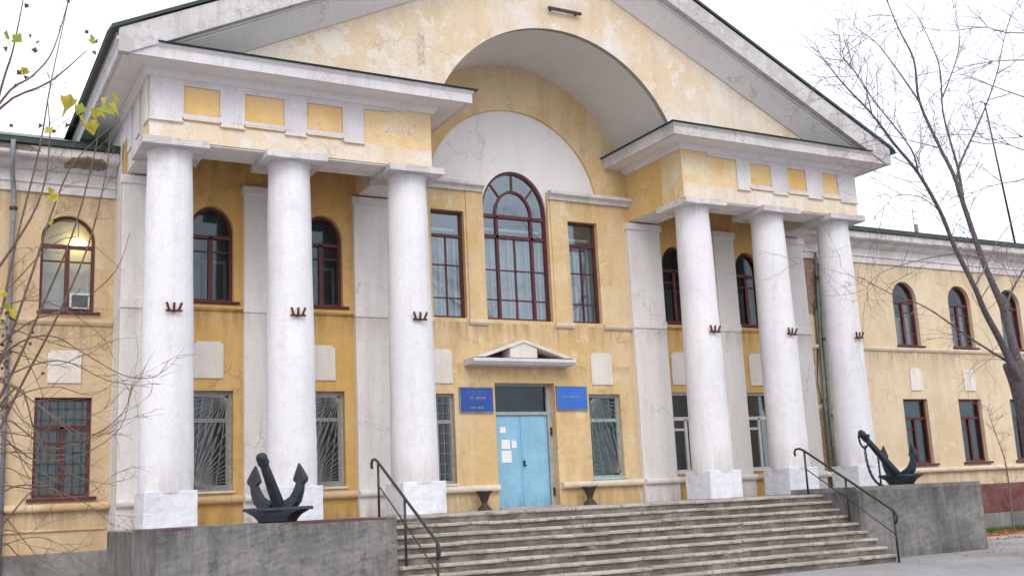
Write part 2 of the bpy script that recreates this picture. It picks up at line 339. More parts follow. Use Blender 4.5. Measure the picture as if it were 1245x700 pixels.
# ------------------------------------------------------------------ ground
W, YW, G = 1.955, 3.2, -1.47
def grid(name, x0, x1, y0, y1, z, mat, kind='structure', n=1):
    mb = MB(); mb.add([(x0, y0, z), (x1, y0, z), (x1, y1, z), (x0, y1, z)], [(0, 1, 2, 3)]); o = mb.build(name, mat); tag(o, kind=kind); return o
grid('ground', -600, 600, -600, 600, G, 'asphalt')
grid('soil_bed', 9.62, 60, -.55, YW, G+.004, 'litter')
grid('lawn', 9.62, 60, 1.7, YW-.02, G+.03, 'grass')
kb = thing('kerb', (9.6, -.6, G), 'low grey concrete kerb along the leaf strewn bed by the right wing', 'kerb')
for i in range(25):
    x0 = 9.6+i*1.0; MB().box(x0+.005, x0+.99, -.68, -.55, G, G+.09+random.uniform(-.01, .01)).build('kerb_stone', 'kerb', kb, .012)
mb = MB(); rr = random.Random(5)
for i in range(2600):
    x = 9.7+rr.random()**1.5*14; y = rr.uniform(-.9, 2.2); a = rr.uniform(0, 6.28); s_ = rr.uniform(.03, .07); t_ = rr.uniform(-.03, .03)
    mb.add([(x+cos(a+k*pi/2)*s_*(1 if k % 2 else .6), y+sin(a+k*pi/2)*s_*(1 if k % 2 else .6), G+.015+rr.uniform(0, .035)+(t_ if k % 2 else 0)) for k in range(4)], [(0, 1, 2, 3)])
tag(mb.build('fallen_leaves', 'litter', recalc=False), 'rust orange fallen leaves scattered over the bed beside the right wing', 'leaves', kind='stuff')
mb = MB()
for i in range(9000):
    x = 9.7+rr.random()*16; y = rr.uniform(1.6, 3.15); a = rr.uniform(0, 6.28); h = rr.uniform(.04, .12); dx, dy = cos(a)*.008, sin(a)*.008; lx, ly = rr.uniform(-.04, .04), rr.uniform(-.04, .04)
    mb.add([(x-dx, y-dy, G), (x+dx, y+dy, G), (x+lx, y+ly, G+h+.03)], [(0, 1, 2)])
tag(mb.build('grass', 'grass', recalc=False), 'thin green grass at the foot of the right wing wall', 'grass', kind='stuff')
# ------------------------------------------------------------------ the building
B = thing('naval_school_building', (0, W, G), 'yellow neoclassical building with white columns, pediment and green roof', 'building')
B.name = 'columned_building'
# windows: origin bottom centre of the opening, y = 0 the wall face, +y inwards
def window(kind, parent, cx, z0, wy):
    """one window frame with its panes, bars, sill, curtains and grille; returns the frame"""
    K = dict(wing_up=(1.08, 1.52, .56), bay_up=(.93, 1.52, .56), mid_big=(1.84, 2.74, 1.06), mid_tall=(.88, 2.63, 0), low_wing=(1.10, 2.02, 0),
             low_grey=(.92, 2.06, 0), low_white=(.92, 2.06, 0), door_grid=(.94, 2.06, 0), door_blue=(.94, 2.06, 0))
    w_, hs, rise = K[kind]; fy, fd, t = .13, .07, .065
    red = kind in ('wing_up', 'bay_up', 'mid_big', 'mid_tall', 'low_wing')
    fm = 'red_wood' if red else {'low_grey': 'old_wood_grey', 'low_white': 'frame_white', 'door_grid': 'old_wood_grey', 'door_blue': 'blue_frame'}[kind]
    if kind == 'low_grey': t = .12
    outer = archpoly(0, 0, w_, hs, rise) if rise else rect(-w_/2, w_/2, 0, hs)
    inner = archpoly(0, 0, w_, hs, rise, inset=t) if rise else rect(-w_/2+t, w_/2-t, t, hs-t)
    mb = MB().prism_y(outer, fy, fy+fd, [inner])
    f = mb.build('window', fm, parent, local=True); f.location = Vector((cx, wy, z0))-wloc(parent)
    def part(name, mb_, mat, bevel=0): return mb_.build(name, mat, f, bevel, local=True, recalc=(name != 'pane'))
    H = hs+rise; y = fy+fd/2
    bars = []; thin = []
    if kind in ('wing_up', 'bay_up'):
        bars = [((-w_/2+.03, y, hs-.1), (w_/2-.03, y, hs-.1), .08), ((0, y, .03), (0, y, hs-.1), .09)]
        thin = [((-w_/2+.05, y, hs-.42), (w_/2-.05, y, hs-.42), .035)]
    elif kind == 'mid_big':
        zs1, zs2 = 2.62, 2.1
        bars = [((-w_/2+.03, y, z_), (w_/2-.03, y, z_), .085) for z_ in (zs1, zs2)]+[((s_*.49, y, .03), (s_*.49, y, zs1), .07) for s_ in (-1, 1)]
        thin = [((0, y, .03), (0, y, zs2), .045)]+[((-w_/2+.04, y, z_), (w_/2-.04, y, z_), .032) for z_ in (.52, 1.26)]
        zc = zs1+.04
        for a in (45, 90, 135):
            a = radians(a); thin.append(((.5*cos(a), y, zc+.62*sin(a)), ((w_/2-.05)*cos(a), y, zc+(rise+.04)*sin(a)), .045))
    elif kind == 'mid_tall':
        bars = [((-w_/2+.03, y, 2.02), (w_/2-.03, y, 2.02), .07)]; thin = [((0, y, .03), (0, y, 2.02), .04)]+[((-w_/2+.04, y, z_), (w_/2-.04, y, z_), .03) for z_ in (.5, 1.3)]
    elif kind == 'low_wing':
        bars = [((-w_/2+.03, y, 1.42), (w_/2-.03, y, 1.42), .08), ((0, y, .03), (0, y, 1.42), .08)]; thin = [((-w_/2+.04, y, 1.08), (0, y, 1.08), .035)]
    elif kind == 'low_grey': bars = [((-w_/2+.03, y, 1.45), (w_/2-.03, y, 1.45), .08)]
    elif kind == 'low_white':
        bars = [((-w_/2+.03, y, 1.38), (w_/2-.03, y, 1.38), .09), ((.02, y, .03), (.02, y, 1.38), .07)]; thin = [((-w_/2+.03, y, 1.1), (0, y, 1.1), .06)]
    else: bars = [((-w_/2+.03, y, 1.42), (w_/2-.03, y, 1.42), .08)]
    for i, (a, b_, ww) in enumerate(bars):
        part('transom' if a[2] == b_[2] else 'mullion', MB().bar(a, b_, ww, fd+.012), fm)
    for a, b_, ww in thin: part('glazing_bar', MB().bar(a, b_, ww, .03), fm)
    if kind == 'mid_big':
        zc = 2.66; n = 20
        ring = lambda rx, rz: [(rx*cos(pi*i/n), zc+rz*sin(pi*i/n)) for i in range(n+1)]
        part('arched_bar', MB().prism_y(ring(.54, .66)+list(reversed(ring(.475, .595))), y-.03, y+.03), fm)
    gm = 'glass' if kind in ('mid_big', 'mid_tall', 'low_white') else 'glass_dark' if kind != 'wing_up' and kind != 'door_blue' else 'glass_clear'
    def pane(poly):
        g = MB(); g.v = [(x, y+.012, z) for x, z in poly]; g.f = [tuple(range(len(poly)))]; g.sm = [False]; part('pane', g, gm)
    xa, xb, top = -w_/2+.04, w_/2-.04, (hs if rise else hs-.04)
    hz = sorted({round(a[2], 4) for a, b_, _ in bars+thin if abs(a[2]-b_[2]) < 1e-6 and abs(a[0]-b_[0]) > w_*.6})
    vx = [(a[0], max(a[2], b_[2])) for a, b_, _ in bars+thin if abs(a[0]-b_[0]) < 1e-6 and a[2] < .2]
    zs = [.04]+[z_ for z_ in hz if z_ < top]+([top] if not rise else [])
    for z0_, z1_ in zip(zs[:-1], zs[1:]):
        xs = [xa]+sorted(x_ for x_, zt_ in vx if zt_ > z0_+.05)+[xb]
        for q0, q1 in zip(xs[:-1], xs[1:]): pane(rect(q0, q1, z0_, z1_))
    if rise:
        zl = zs[-1]; A_ = w_/2-.04; Rz = rise-.04
        arc_ = [(A_*cos(pi*k_/20), hs+Rz*sin(pi*k_/20)) for k_ in range(21)]
        if kind != 'mid_big': pane([(-A_, zl), (A_, zl)]+arc_)
        else:
            inn = [(.5*cos(pi*k_/20), 2.66+.62*sin(pi*k_/20)) for k_ in range(21)]
            pane([(-.5, zl), (.5, zl)]+inn)
            for k0, k1 in ((0, 5), (5, 10), (10, 15), (15, 20)): pane(([(.5, zl), (A_, zl)] if k0 == 0 else [])+arc_[k0:k1+1]+([(-A_, zl), (-.5, zl)] if k1 == 20 else [])+list(reversed(inn[k0:k1+1])))
    # second, inner sash in pale paint
    if kind in ('bay_up', 'mid_big', 'mid_tall', 'wing_up'):
        ins = MB(); yy = fy+.26; il = rect(-w_/2+.05, w_/2-.05, .05, hs-.03)
        if kind == 'mid_big': xs = [-.49, 0, .49]
        else: xs = [0]
        xs = [-w_/2+.05]+xs+[w_/2-.05]
        for xa, xb in zip(xs[:-1], xs[1:]): ins.prism_y(rect(xa+.012, xb-.012, .05, hs-.55), yy, yy+.04, [rect(xa+.075, xb-.075, .11, hs-.62)])
        if kind in ('mid_big', 'mid_tall'): ins.box(-w_/2+.05, w_/2-.05, yy, yy+.04, hs-.42, hs-.36)
        part('inner_sash', ins, 'frame_white' if kind != 'bay_up' else 'old_wood_grey')
    # curtains
    def drape(x0, x1, z0_, z1_, mat, yy=.5, amp=.03, wl=.11, name='curtain'):
        n = int((x1-x0)/.022)+2; c_ = MB()
        vs = []
        for j in (z0_, z1_):
            for i in range(n): x = x0+(x1-x0)*i/(n-1); vs.append((x, yy+amp*sin(x/wl*2*pi)+amp*.5*sin(x*31+j), j))
        c_.add(vs, [(i, i+1, n+i+1, n+i) for i in range(n-1)], True); part(name, c_, mat)
    if kind == 'mid_big': drape(-w_/2, w_/2, 0, 2.1, 'curtain_white', .62, .05, .3)
    if kind == 'mid_tall': drape(-w_/2, w_/2*(.9 if cx < 0 else -.1), 0, 2.0, 'curtain_white', .62, .05, .3)
    if kind == 'bay_up': drape(-w_/2, -w_/2+.34, 0, hs-.1, 'curtain_white', .55)
    if kind == 'low_wing' : drape(-w_/2, w_/2, 0, hs, 'curtain_teal', .34, .03, .13)
    if kind == 'low_grey': drape(-w_/2, w_/2, 0, hs, 'curtain_pink', .34, .02, .16)
    if kind == 'door_blue': drape(-w_/2, w_/2, 0, hs, 'curtain_teal', .4, .02, .2)
    if kind == 'wing_up':
        if cx < 0: drape(-w_/2, w_/2, 0, H, 'blind', .6, .004, .5, 'blind')
        else: drape(-w_/2, .1, 0, hs, 'curtain_teal', .45); drape(.25, w_/2, 0, hs, 'curtain_white', .45)
    # sill
    if kind in ('low_wing',): part('sill', MB().box(-w_/2-.1, w_/2+.12, -.1, .14, -.07, -.004), 'red_wood', .008)
    if kind in ('wing_up', 'bay_up'): part('sill', MB().box(-w_/2-.04, w_/2+.12, -.09, .14, -.05, -.004), 'red_wood', .008)
    if kind in ('low_grey', 'low_white', 'door_blue', 'door_grid'): part('sill', MB().box(-w_/2-.03, w_/2+.03, -.05, .14, -.05, -.004), 'frame_white' if kind != 'door_blue' else 'blue_frame', .008)
    # security grilles
    gy = .06; gr = MB(); r_ = .007
    def rod(a, b_): gr.bar((a[0], gy, a[1]), (b_[0], gy, b_[1]), .011, .010)
    def clipray(ox, oz, a, x0, x1, z0_, z1_):
        dx, dz = cos(a), sin(a); t_ = 9
        if dx > 1e-6: t_ = min(t_, (x1-ox)/dx)
        if dx < -1e-6: t_ = min(t_, (x0-ox)/dx)
        if dz > 1e-6: t_ = min(t_, (z1_-oz)/dz)
        if dz < -1e-6: t_ = min(t_, (z0_-oz)/dz)
        return (ox+dx*t_, oz+dz*t_)
    if kind == 'low_grey':
        for k in range(15): rod((-w_/2+.1, .1), clipray(-w_/2+.1, .1, radians(90*k/14), -w_/2+.1, w_/2-.1, .1, hs-.1))
        for k in range(13): rod((w_/2-.1, hs-.1), clipray(w_/2-.1, hs-.1, radians(180+90*k/12), -w_/2+.1, w_/2-.1, .1, hs-.1))
    if kind == 'door_blue':
        for k in range(12): rod((w_/2-.08, .12), clipray(w_/2-.08, .12, radians(90+90*k/11), -w_/2+.06, w_/2-.06, .06, hs-.06))
        for k in range(12): rod((-w_/2+.08, hs-.1), clipray(-w_/2+.08, hs-.1, radians(270+90*k/11), -w_/2+.06, w_/2-.06, .06, hs-.06))
    if kind == 'door_grid' or (kind == 'low_wing' and cx < 0):
        for k in range(1, 7): rod((-w_/2+w_*k/7, .03), (-w_/2+w_*k/7, hs-.03))
        for k in range(1, 9): rod((-w_/2+.03, hs*k/9), (w_/2-.03, hs*k/9))
    if gr.v: part('grille', gr, 'grille' if not (kind == 'low_wing') else 'black_metal')
    return f, outer, cx, z0
def place(kind, cx, z0, wy, holes):
    f, o, _, _ = window(kind, B, cx, z0, wy); holes.append([(x+cx, z+z0) for x, z in o])
hl, hc, hr, hwl, hwr = [], [], [], [], []
for cx in (-7.51, -5.05): place('bay_up', cx, 4.62, W, hl); place('low_grey', cx, .67, W, hl)
for cx in (4.83, 7.33): place('bay_up', cx, 4.60, W, hr); place('low_white', cx, .69, W, hr)
for cx in (-1.92, 1.92): place('mid_tall', cx, 4.48, W, hc)
window('mid_big', B, -.02, 4.48, W)
place('door_grid', -2.38, .63, W, hc); place('door_blue', 2.27, .63, W, hc)
for cx in (-10.22, -13.0, -15.6): place('wing_up', cx, 4.5, YW, hwl); place('low_wing', cx, .69, YW, hwl)
for cx in (14.9, 17.5, 20.05, 22.6): place('wing_up', cx, 4.42, YW, hwr)
for cx in (14.85, 17.4, 19.95, 22.5): place('low_wing', cx, .70, YW, hwr)
# walls
T = .45
MB().prism_y(rect(-9.3, -3.3, -.05, 8.0), W, W+T, hl).build('wall', 'yellow_bay', B)
MB().prism_y(rect(3.3, 9.3, -.05, 8.0), W, W+T, hr).build('wall', 'yellow_bay', B)
zc, RL = 7.45, 2.42; hb = sqrt(RL*RL-.37*.37); a0 = math.asin(.37/RL)
lun = [(-.94, 4.48), (.90, 4.48), (.90, 7.82)]+[(RL*cos(a0+(pi-2*a0)*i/40), zc+RL*sin(a0+(pi-2*a0)*i/40)) for i in range(41)]+[(-.94, 7.82)]
door_hole = rect(-.84, .82, -.02, 2.95)
MB().prism_y([(-3.3, -.05), (3.3, -.05), (3.3, 8.002), (3.6, 8.002), (3.6, 11.3), (-3.6, 11.3), (-3.6, 8.002), (-3.3, 8.002)], W, W+T, hc+[lun, door_hole]).build('wall', 'yellow_center', B)
n = 24
lp = [(2.5, 7.2)]+[(2.5*cos(pi*i/40), 7.45+2.5*sin(pi*i/40)) for i in range(41)]+[(-2.5, 7.2), (-.94, 7.2)]+[(-.02+.92*cos(pi-pi*i/n), 7.22+1.06*sin(pi-pi*i/n)) for i in range(n+1)]+[(.9, 7.2)]
MB().prism_y(lp, W+.07, W+T-.02).build('lunette_panel', 'lunette', B)
MB().prism_y(rect(-22, -9.25, G+.9, 8.0), YW, YW+T, hwl).build('wing_wall', 'yellow_wing_left', B)
MB().prism_y(rect(9.25, 48, -.02, 8.0), YW, YW+T, hwr).build('wing_wall', 'yellow_wing_broken', B)
MB().box(-22, -9.3, YW-.06, YW+.3, G, -.40).build('wall_base', 'base_grey', B, .02)
MB().box(-22, -9.35, YW-.045, YW, .02, .07).build('ledge', 'mould_orange', B, .01)
MB().box(9.55, 48, YW-.06, YW+.3, -.95, -.02).build('wall_base', 'base_red', B, .02)
MB().box(9.55, 48, YW-.14, YW+.3, G, -.95).build('wall_base', 'base_grey', B, .02)
for s_ in (-1, 1): MB().box(min(s_*9.0, s_*9.29), max(s_*9.0, s_*9.29), W+.002, 14, G, 8.55).build('side_wall', 'pilaster', B)
MB().box(-22, 48, 13.9, 14.2, G, 8.6).build('rear_wall', 'yellow_wing', B)
MB().box(-22.3, -22, YW, 14.2, G, 8).build('side_wall', 'yellow_wing', B); MB().box(48, 48.3, YW, 14.2, G, 8).build('side_wall', 'yellow_wing', B)
MB().box(-21.9, 47.9, YW+.5, 13.8, 3.6, 3.8).build('floor_slab', 'room', B)
MB().box(-21.9, 47.9, YW+.5, 13.8, 7.7, 7.9).build('ceiling_slab', 'room', B)
MB().box(-21.9, 47.9, 6.5, 6.6, G, 8.0).build('corridor_wall', 'room', B)
# plaster plaques between the storeys
for i, (x0, x1, z0, z1, y_) in enumerate(((-7.88, -7.26, 2.98, 3.76, W), (-5.42, -4.8, 2.96, 3.74, W), (-2.56, -1.94, 2.92, 3.72, W), (1.91, 2.54, 2.92, 3.72, W), (4.42, 5.0, 2.94, 3.8, W), (7.05, 7.62, 2.94, 3.82, W),
        (-10.55, -9.9, 3.0, 3.68, YW), (-13.3, -12.7, 3.0, 3.68, YW), (14.72, 15.22, 2.98, 3.7, YW), (17.22, 17.76, 2.98, 3.68, YW), (19.7, 20.2, 2.98, 3.68, YW))):
    q = .05; pts = [(x0, z0), (x1, z0), (x1, z1-q), (x1-q, z1-q), (x1-q, z1), (x0+q, z1), (x0+q, z1-q), (x0, z1-q)]
    MB().prism_y(pts, y_-.035, y_).build('plaque', 'plaque', B, .012)
# pilasters with caps
pil = [(-4.34, -3.3), (-6.84, -6.12), (-9.36, -8.62), (3.24, 4.28), (6.1, 6.80), (8.62, 9.36)]
for x0, x1 in pil:
    MB().box(x0, x1, W-.115, W+.02, .56, 7.02).build('pilaster', 'pilaster', B, .012)
    c_ = MB().box(x0-.04, x1+.04, W-.16, W+.02, 7.0, 7.18).build('pilaster_cap', 'pilaster', B, .012)
    MB().box(x0-.012, x1+.012, W-.14, W+.01, 4.38, 4.58).build('pilaster_band', 'pilaster', B, .012)
    MB().box(x0-.02, x1+.02, W-.16, W+.01, -.02, .42).build('pilaster_base', 'pilaster', B, .015)
# mouldings: torus at plinth level, string course under the upper windows
torus = [(0, .41), (.05, .41)]+[(.07+.075*sin(pi*i/8), .41+.16*(1-cos(pi*i/8))/2) for i in range(9)]+[(0, .57)]
def torus_run(x0, x1, y_, mat): MB().sweep([(x0, y_), (x1, y_)], torus).build('base_moulding', mat, B)
torus_run(-8.62, -6.84, W, 'mould_orange'); torus_run(-6.12, -4.34, W, 'mould_orange'); torus_run(-3.3, -.86, W, 'mould_cream')
torus_run(.86, 3.24, W, 'mould_cream'); torus_run(4.28, 6.1, W, 'mould_cream'); torus_run(6.8, 8.62, W, 'mould_orange')
for x0, x1 in pil: torus_run(x0-.02, x1+.02, W-.12, 'pilaster')
torus_run(-22, -9.3, YW, 'mould_orange'); torus_run(9.3, 48, YW, 'mould_cream')
sc_ = [(0, 4.42), (.05, 4.42), (.09, 4.47), (.09, 4.52), (0, 4.54)]
for x0, x1, m_ in ((-8.62, -6.84, 'yellow_bay'), (-6.12, -4.34, 'yellow_bay'), (4.28, 6.1, 'yellow_bay'), (6.8, 8.62, 'yellow_bay')):
    MB().sweep([(x0, W), (x1, W)], sc_).build('string_course', m_, B)
for x0, x1 in ((-1.46, -.96), (.94, 1.46), (2.38, 3.24), (-3.3, -2.38)): MB().sweep([(x0, W), (x1, W)], [(0, 4.33), (.05, 4.33), (.09, 4.38), (.09, 4.46), (0, 4.475)]).build('string_course', 'mould_cream', B)
for x0, x1 in ((-22, -9.3), (9.3, 48)): MB().sweep([(x0, YW), (x1, YW)], [(0, 4.22), (.04, 4.22), (.08, 4.28), (.08, 4.34), (0, 4.36)]).build('string_course', 'mould_orange' if x0 < 0 else 'mould_cream', B)
lg = [(0, 7.62), (.07, 7.62), (.10, 7.70), (.20, 7.75), (.20, 7.83), (0, 7.85)]
for x0, x1 in ((-3.39, -.96), (.92, 3.44)):
    o = MB().sweep([(x0, W), (x1, W)], lg).build('ledge', 'white_dirty', B)
# flat piers between the middle windows
for x0, x1 in ((-1.42, -.99), (.97, 1.42)): MB().box(x0, x1, W-.03, W+.01, 4.47, 7.615).build('pier', 'yellow_center', B, .008)
# entablature beams over the columns (a U on each portico)
for s_ in (-1, 1):
    def bx(x0, x1, *r): return MB().box(min(s_*x0, s_*x1), max(s_*x0, s_*x1), *r)
    bx(3.39, 9.26, -.43, .43, 7.25, 8.63).build('architrave_beam', 'yellow_ent', B)
    bx(8.40, 9.262, .432, YW+.02, 7.25, 8.63).build('architrave_beam', 'white', B)
    bx(3.388, 4.25, .432, W-.001, 7.25, 8.63).build('architrave_beam', 'yellow_sq' if s_ > 0 else 'yellow_ent', B)
    bx(4.25, 8.4, .43, W, 7.95, 8.05).build('portico_ceiling', 'yellow_bay', B)
    bx(3.42, 9.23, -.41, .41, 7.22, 7.248).build('beam_soffit', 'pilaster', B)
    bx(8.44, 9.23, .41, W, 7.221, 7.249).build('beam_soffit', 'pilaster', B)
    bx(3.42, 4.22, .41, W-.1, 7.221, 7.249).build('beam_soffit', 'pilaster', B)
    # cream wash over the architrave, with a thin fillet on top
    bx(3.395, 9.27, -.437, -.43, 7.255, 7.655).build('architrave_face', 'archi_cream', B)
# white frieze boards with sunk yellow squares
def frieze(xl, xr, strips, squares, topx, zlow=7.72, zs=7.65):
    lo, hi = topx
    pts = []
    xs = sorted(strips)
    for a, b_ in xs: pts += [(a, zlow), (a, zs), (b_, zs), (b_, zlow)]
    if abs(lo-xs[0][0]) > .05: pts = [(lo, 8.62), (lo, 8.42), (xs[0][0], 8.40), *pts[1:]]
    else: pts = [(xs[0][0], 8.62)]+pts[1:]
    if abs(hi-xs[-1][1]) > .05: pts = pts[:-1]+[(xs[-1][1], 8.40), (hi-.42, 8.42), (hi-.4, 8.46), (hi-.1, 8.46), (hi, 8.62)]
    else: pts = pts[:-1]+[(xs[-1][1], 8.62)]
    MB().prism_y(pts, -.475, -.43, [rect(a, b_, 7.80, 8.37) for a, b_ in squares]).build('frieze_board', 'white', B, .006)
    for a, b_ in squares: MB().box(a+.002, b_-.002, -.436, -.4305, 7.802, 8.368).build('metope', 'yellow_sq', B)
    for a, b_ in xs: MB().box(a-.02, b_+.02, -.50, -.43, zs-.035, zs-.003).build('fillet', 'archi_cream', B, .004)
    for (a, b_), (c_, d_) in zip(xs[:-1], xs[1:]): MB().box(b_+.02, c_-.02, -.49, -.43, zlow-.035, zlow-.003).build('fillet', 'archi_cream', B, .004)
frieze(-9.26, -3.9, [(-9.27, -8.66), (-7.92, -7.47), (-6.63, -6.20), (-5.39, -4.95)], [(-8.64, -7.94), (-7.45, -6.65), (-6.18, -5.41)], (-9.27, -3.87))
frieze(4.2, 9.26, [(5.11, 5.50), (6.30, 6.78), (7.50, 8.0), (8.68, 9.27)], [(5.55, 6.25), (6.83, 7.46), (8.05, 8.62)], (4.18, 9.27))
for s_ in (-1, 1):
    for y0 in (-.3, .55, 1.45, 2.3): MB().box(*sorted((s_*9.26, s_*9.30)), y0, y0+.4, 7.65, 8.6).build('frieze_board', 'white', B, .006)
# horizontal cornice, mitred round each portico
geison = [(0, 8.63), (.62, 8.63), (.65, 8.60), (.69, 8.60), (.69, 8.80), (.73, 8.84), (.73, 8.89), (0, 8.93)]
bed = [(0, 8.50), (.06, 8.50), (.10, 8.56), (.16, 8.63), (0, 8.63)]
flash = [(0, 8.94), (.70, 8.897), (.795, 8.885), (.80, 8.90), (.72, 8.925), (0, 9.10)]
pathL = [(-9.262, 13.8), (-9.262, -.43), (-3.388, -.43), (-3.388, W-.002)]
pathR = [(3.388, W-.002), (3.388, -.43), (9.262, -.43), (9.262, 13.8)]
for i, p in enumerate((pathL, pathR)):
    o = MB().sweep(p, geison).build('cornice', 'white_dirty' if i else 'white', B, .01)
    MB().sweep(p, bed).build('bed_moulding', 'soffit', B)
    q = [(-9.262, -.43), (-3.388, -.43), (-3.388, W-.002)] if i == 0 else [(3.388, W-.002), (3.388, -.43), (9.262, -.43)]
    MB().sweep(q, flash).build('flashing', 'green_metal', B)
# soffit boards (proud under the cornice so the underside reads grey)
for p in (pathL, pathR): MB().sweep(p, [(.17, 8.627), (.60, 8.627), (.60, 8.619), (.17, 8.619)]).build('soffit_board', 'soffit', B)
# barrel vault
RV, ZV = 3.45, 7.6; n = 48; a1 = math.asin((8.9-ZV)/RV)-.02
vt = MB(); vv = []
for i in range(n+1):
    a = a1+(pi-2*a1)*i/n
    for r_, y_ in ((RV, -.43), (RV, W), (RV+.25, W), (RV+.25, -.42)): vv.append((r_*cos(a), y_, ZV+r_*sin(a)))
vt.add(vv, [(i*4+j, i*4+(j+1) % 4, (i+1)*4+(j+1) % 4, (i+1)*4+j) for i in range(n) for j in range(4)], False); vt.build('barrel_vault', 'vault', B, recalc=True)
# tympanum with the arch cut out of it
RZ = lambda x: 13.93-.487*abs(x)
arc = [(RV*cos(a1+(pi-2*a1)*i/n), ZV+RV*sin(a1+(pi-2*a1)*i/n)) for i in range(n+1)]
xb = 9.5
ty = [(xb, 8.9), (0, RZ(0)-.3), (-xb, 8.9), (arc[-1][0], 8.9)]+list(reversed(arc))+[(arc[0][0], 8.9)]
MB().prism_y(ty, -.43, -.3).build('tympanum', 'tymp_broken', B)
# raking cornice
for s_ in (-1, 1):
    P_ = lambda pts: [(s_*x, z) for x, z in pts]
    e = .57
    MB().prism_y(P_([(0, RZ(0)-.03), (9.96, RZ(9.96)-.03), (9.96, 8.598), ((13.93-e-8.598)/.487, 8.598), (0, RZ(0)-e)]), -1.165, -1.0).build('raking_cornice', 'white_rake' , B, .012)
    MB().prism_y(P_([(0, RZ(0)-.02), (9.3, RZ(9.3)-.02), (9.3, RZ(9.3)-e+.02), (0, RZ(0)-e+.02)]), -1.0, -.43).build('raking_soffit', 'soffit', B)
    rk = MB(); vs = []; nn = 60
    for q in range(nn+1):
        xx = 9.25*q/nn; r_ = RZ(xx); cl = lambda z: max(z, 8.70)
        vs += [(s_*xx, -1.0, cl(r_-e+.03)), (s_*xx, -1.0, cl(r_-e-.035)), (s_*xx, -.93, cl(r_-e-.035)), (s_*xx, -.93, cl(r_-e-.07)), (s_*xx, -.47, cl(r_-1.03)), (s_*xx, -.43, cl(r_-1.03)), (s_*xx, -.43, cl(r_-.4))]
    rk.add(vs, [(q*7+j, q*7+(j+1) % 7, (q+1)*7+(j+1) % 7, (q+1)*7+j) for q in range(nn) for j in range(7)]); rk.build('raking_moulding', 'soffit', B)
    MB().prism_y(P_([(0, RZ(0)+.035), (10.12, RZ(10.12)+.035), (10.17, RZ(10.17)-.04), (10.14, RZ(10.14)-.04), (10.1, RZ(10.1)), (0, RZ(0))]), -1.2, 14.4).build('roof', 'green_metal', B)
    # standing seams on the metal roof
    for k in range(16):
        y_ = -1.19+k*1.0; MB().prism_y(P_([(0, RZ(0)+.08), (10.1, RZ(10.1)+.08), (10.1, RZ(10.1)+.03), (0, RZ(0)+.03)]), y_, y_+.03).build('roof_seam', 'green_metal', B)
    # side eaves
    MB().box(*sorted((s_*9.93, s_*9.99)), -1.0, 14.3, 8.86, RZ(9.99)-.05).build('eaves_board', 'white', B)
# entrance canopy
cn = MB().sweep([(-1.62, W), (1.18, W)], [(0, 3.34), (.42, 3.34), (.46, 3.38), (.50, 3.40), (.50, 3.48), (0, 3.50)]).build('door_canopy', 'white', B, .01)
MB().prism_y([(-.62, 3.50), (.12, 3.50), (.12, 3.72), (-.08, 3.86), (-.42, 3.86), (-.62, 3.72)], W-.46, W-.002).build('canopy_block', 'plaque', cn, .015)
for s_ in (-1, 1):
    xa = -1.58 if s_ < 0 else 1.14; MB().prism_y([(xa, 3.50), (-.25, 3.93), (-.25, 3.86), (xa-s_*.28, 3.50)], W-.5, W-.001).build('canopy_rake', 'plaque', cn, .01)
    MB().prism_y([(xa-s_*.22, 3.50), (-.25, 3.88), (-.25, 3.5)], W-.06, W-.002).build('canopy_void_shade', 'rust_and_shade', cn)  # dark panel painted as the shade in the hollow under the rake
# door
DY = W+.26
df = MB().prism_y(rect(-.84, .82, -.02, 2.95), DY-.05, DY+.08, [rect(-.80, .70, .0, 2.20), rect(-.80, .70, 2.28, 2.9)]).build('door', 'old_wood_grey', B)
for x0, x1 in ((-.795, -.058), (-.05, .695)):
    lf = MB().box(x0, x1, DY, DY+.05, .01, 2.19).build('door_leaf', 'door_blue', df, .006)
    for xx in (x0+.03, x1-.05): MB().box(xx, xx+.02, DY-.008, DY, .04, 2.16).build('leaf_rib', 'door_blue', df)
MB().box(-.80, .70, DY+.02, DY+.03, 2.28, 2.9).build('pane', 'glass_black', df)
MB().box(-.02, .03, DY-.04, DY, .98, 1.12).tube([(.005, DY-.06, 1.0), (.05, DY-.07, 1.0)], .012).build('handle', 'black_metal', df)
MB().box(.755, .80, DY-.075, DY-.05, .25, .45).box(.755, .80, DY-.075, DY-.05, 1.7, 1.9).build('hinge', 'black_metal', df)
MB().box(-.84, .86, W-.12, DY+.1, -.01, .035).build('threshold', 'tread', df, .01)
# downpipe bundle and broken strip by the right portico
p0, p1 = Vector((11.05, YW-.12, -.9)), Vector((11.1, YW-.12, 7.3))
dp = MB().tube([(11.0, YW-.14, -.7), (11.0, YW-.14, 2.2), (11.05, YW-.14, 4.6), (11.12, YW-.16, 6.6), (11.15, YW-.5, 7.4), (11.15, YW-.6, 7.9)], .065, 10).build('downpipe', 'pipe_green', B)
for z_ in (2.2, 4.5, 6.4): MB().lathe([(.085, z_-.04), (.085, z_+.04)], 12, (11.02+.015*z_/4, YW-.14)).build('pipe_clamp', 'rust', dp)
MB().tube([(11.2, YW-.06, 2.0), (11.3, YW-.05, 3.0), (11.22, YW-.06, 4.0), (11.16, YW-.06, 5.5), (11.2, YW-.06, 7.1)], .022, 6).build('cable', 'black_metal', B)
MB().tube([(10.84, YW-.10, -.4), (10.86, YW-.10, 3.0), (10.98, YW-.12, 5.2), (11.1, YW-.12, 7.2)], .035, 8).build('cable_pipe', 'pipe_green', B)
MB().tube([(10.8, YW-.05, 2.6), (10.72, YW-.05, 3.2), (10.86, YW-.05, 4.2), (10.9, YW-.05, 5.6)], .016, 6).build('cable', 'rust', B)
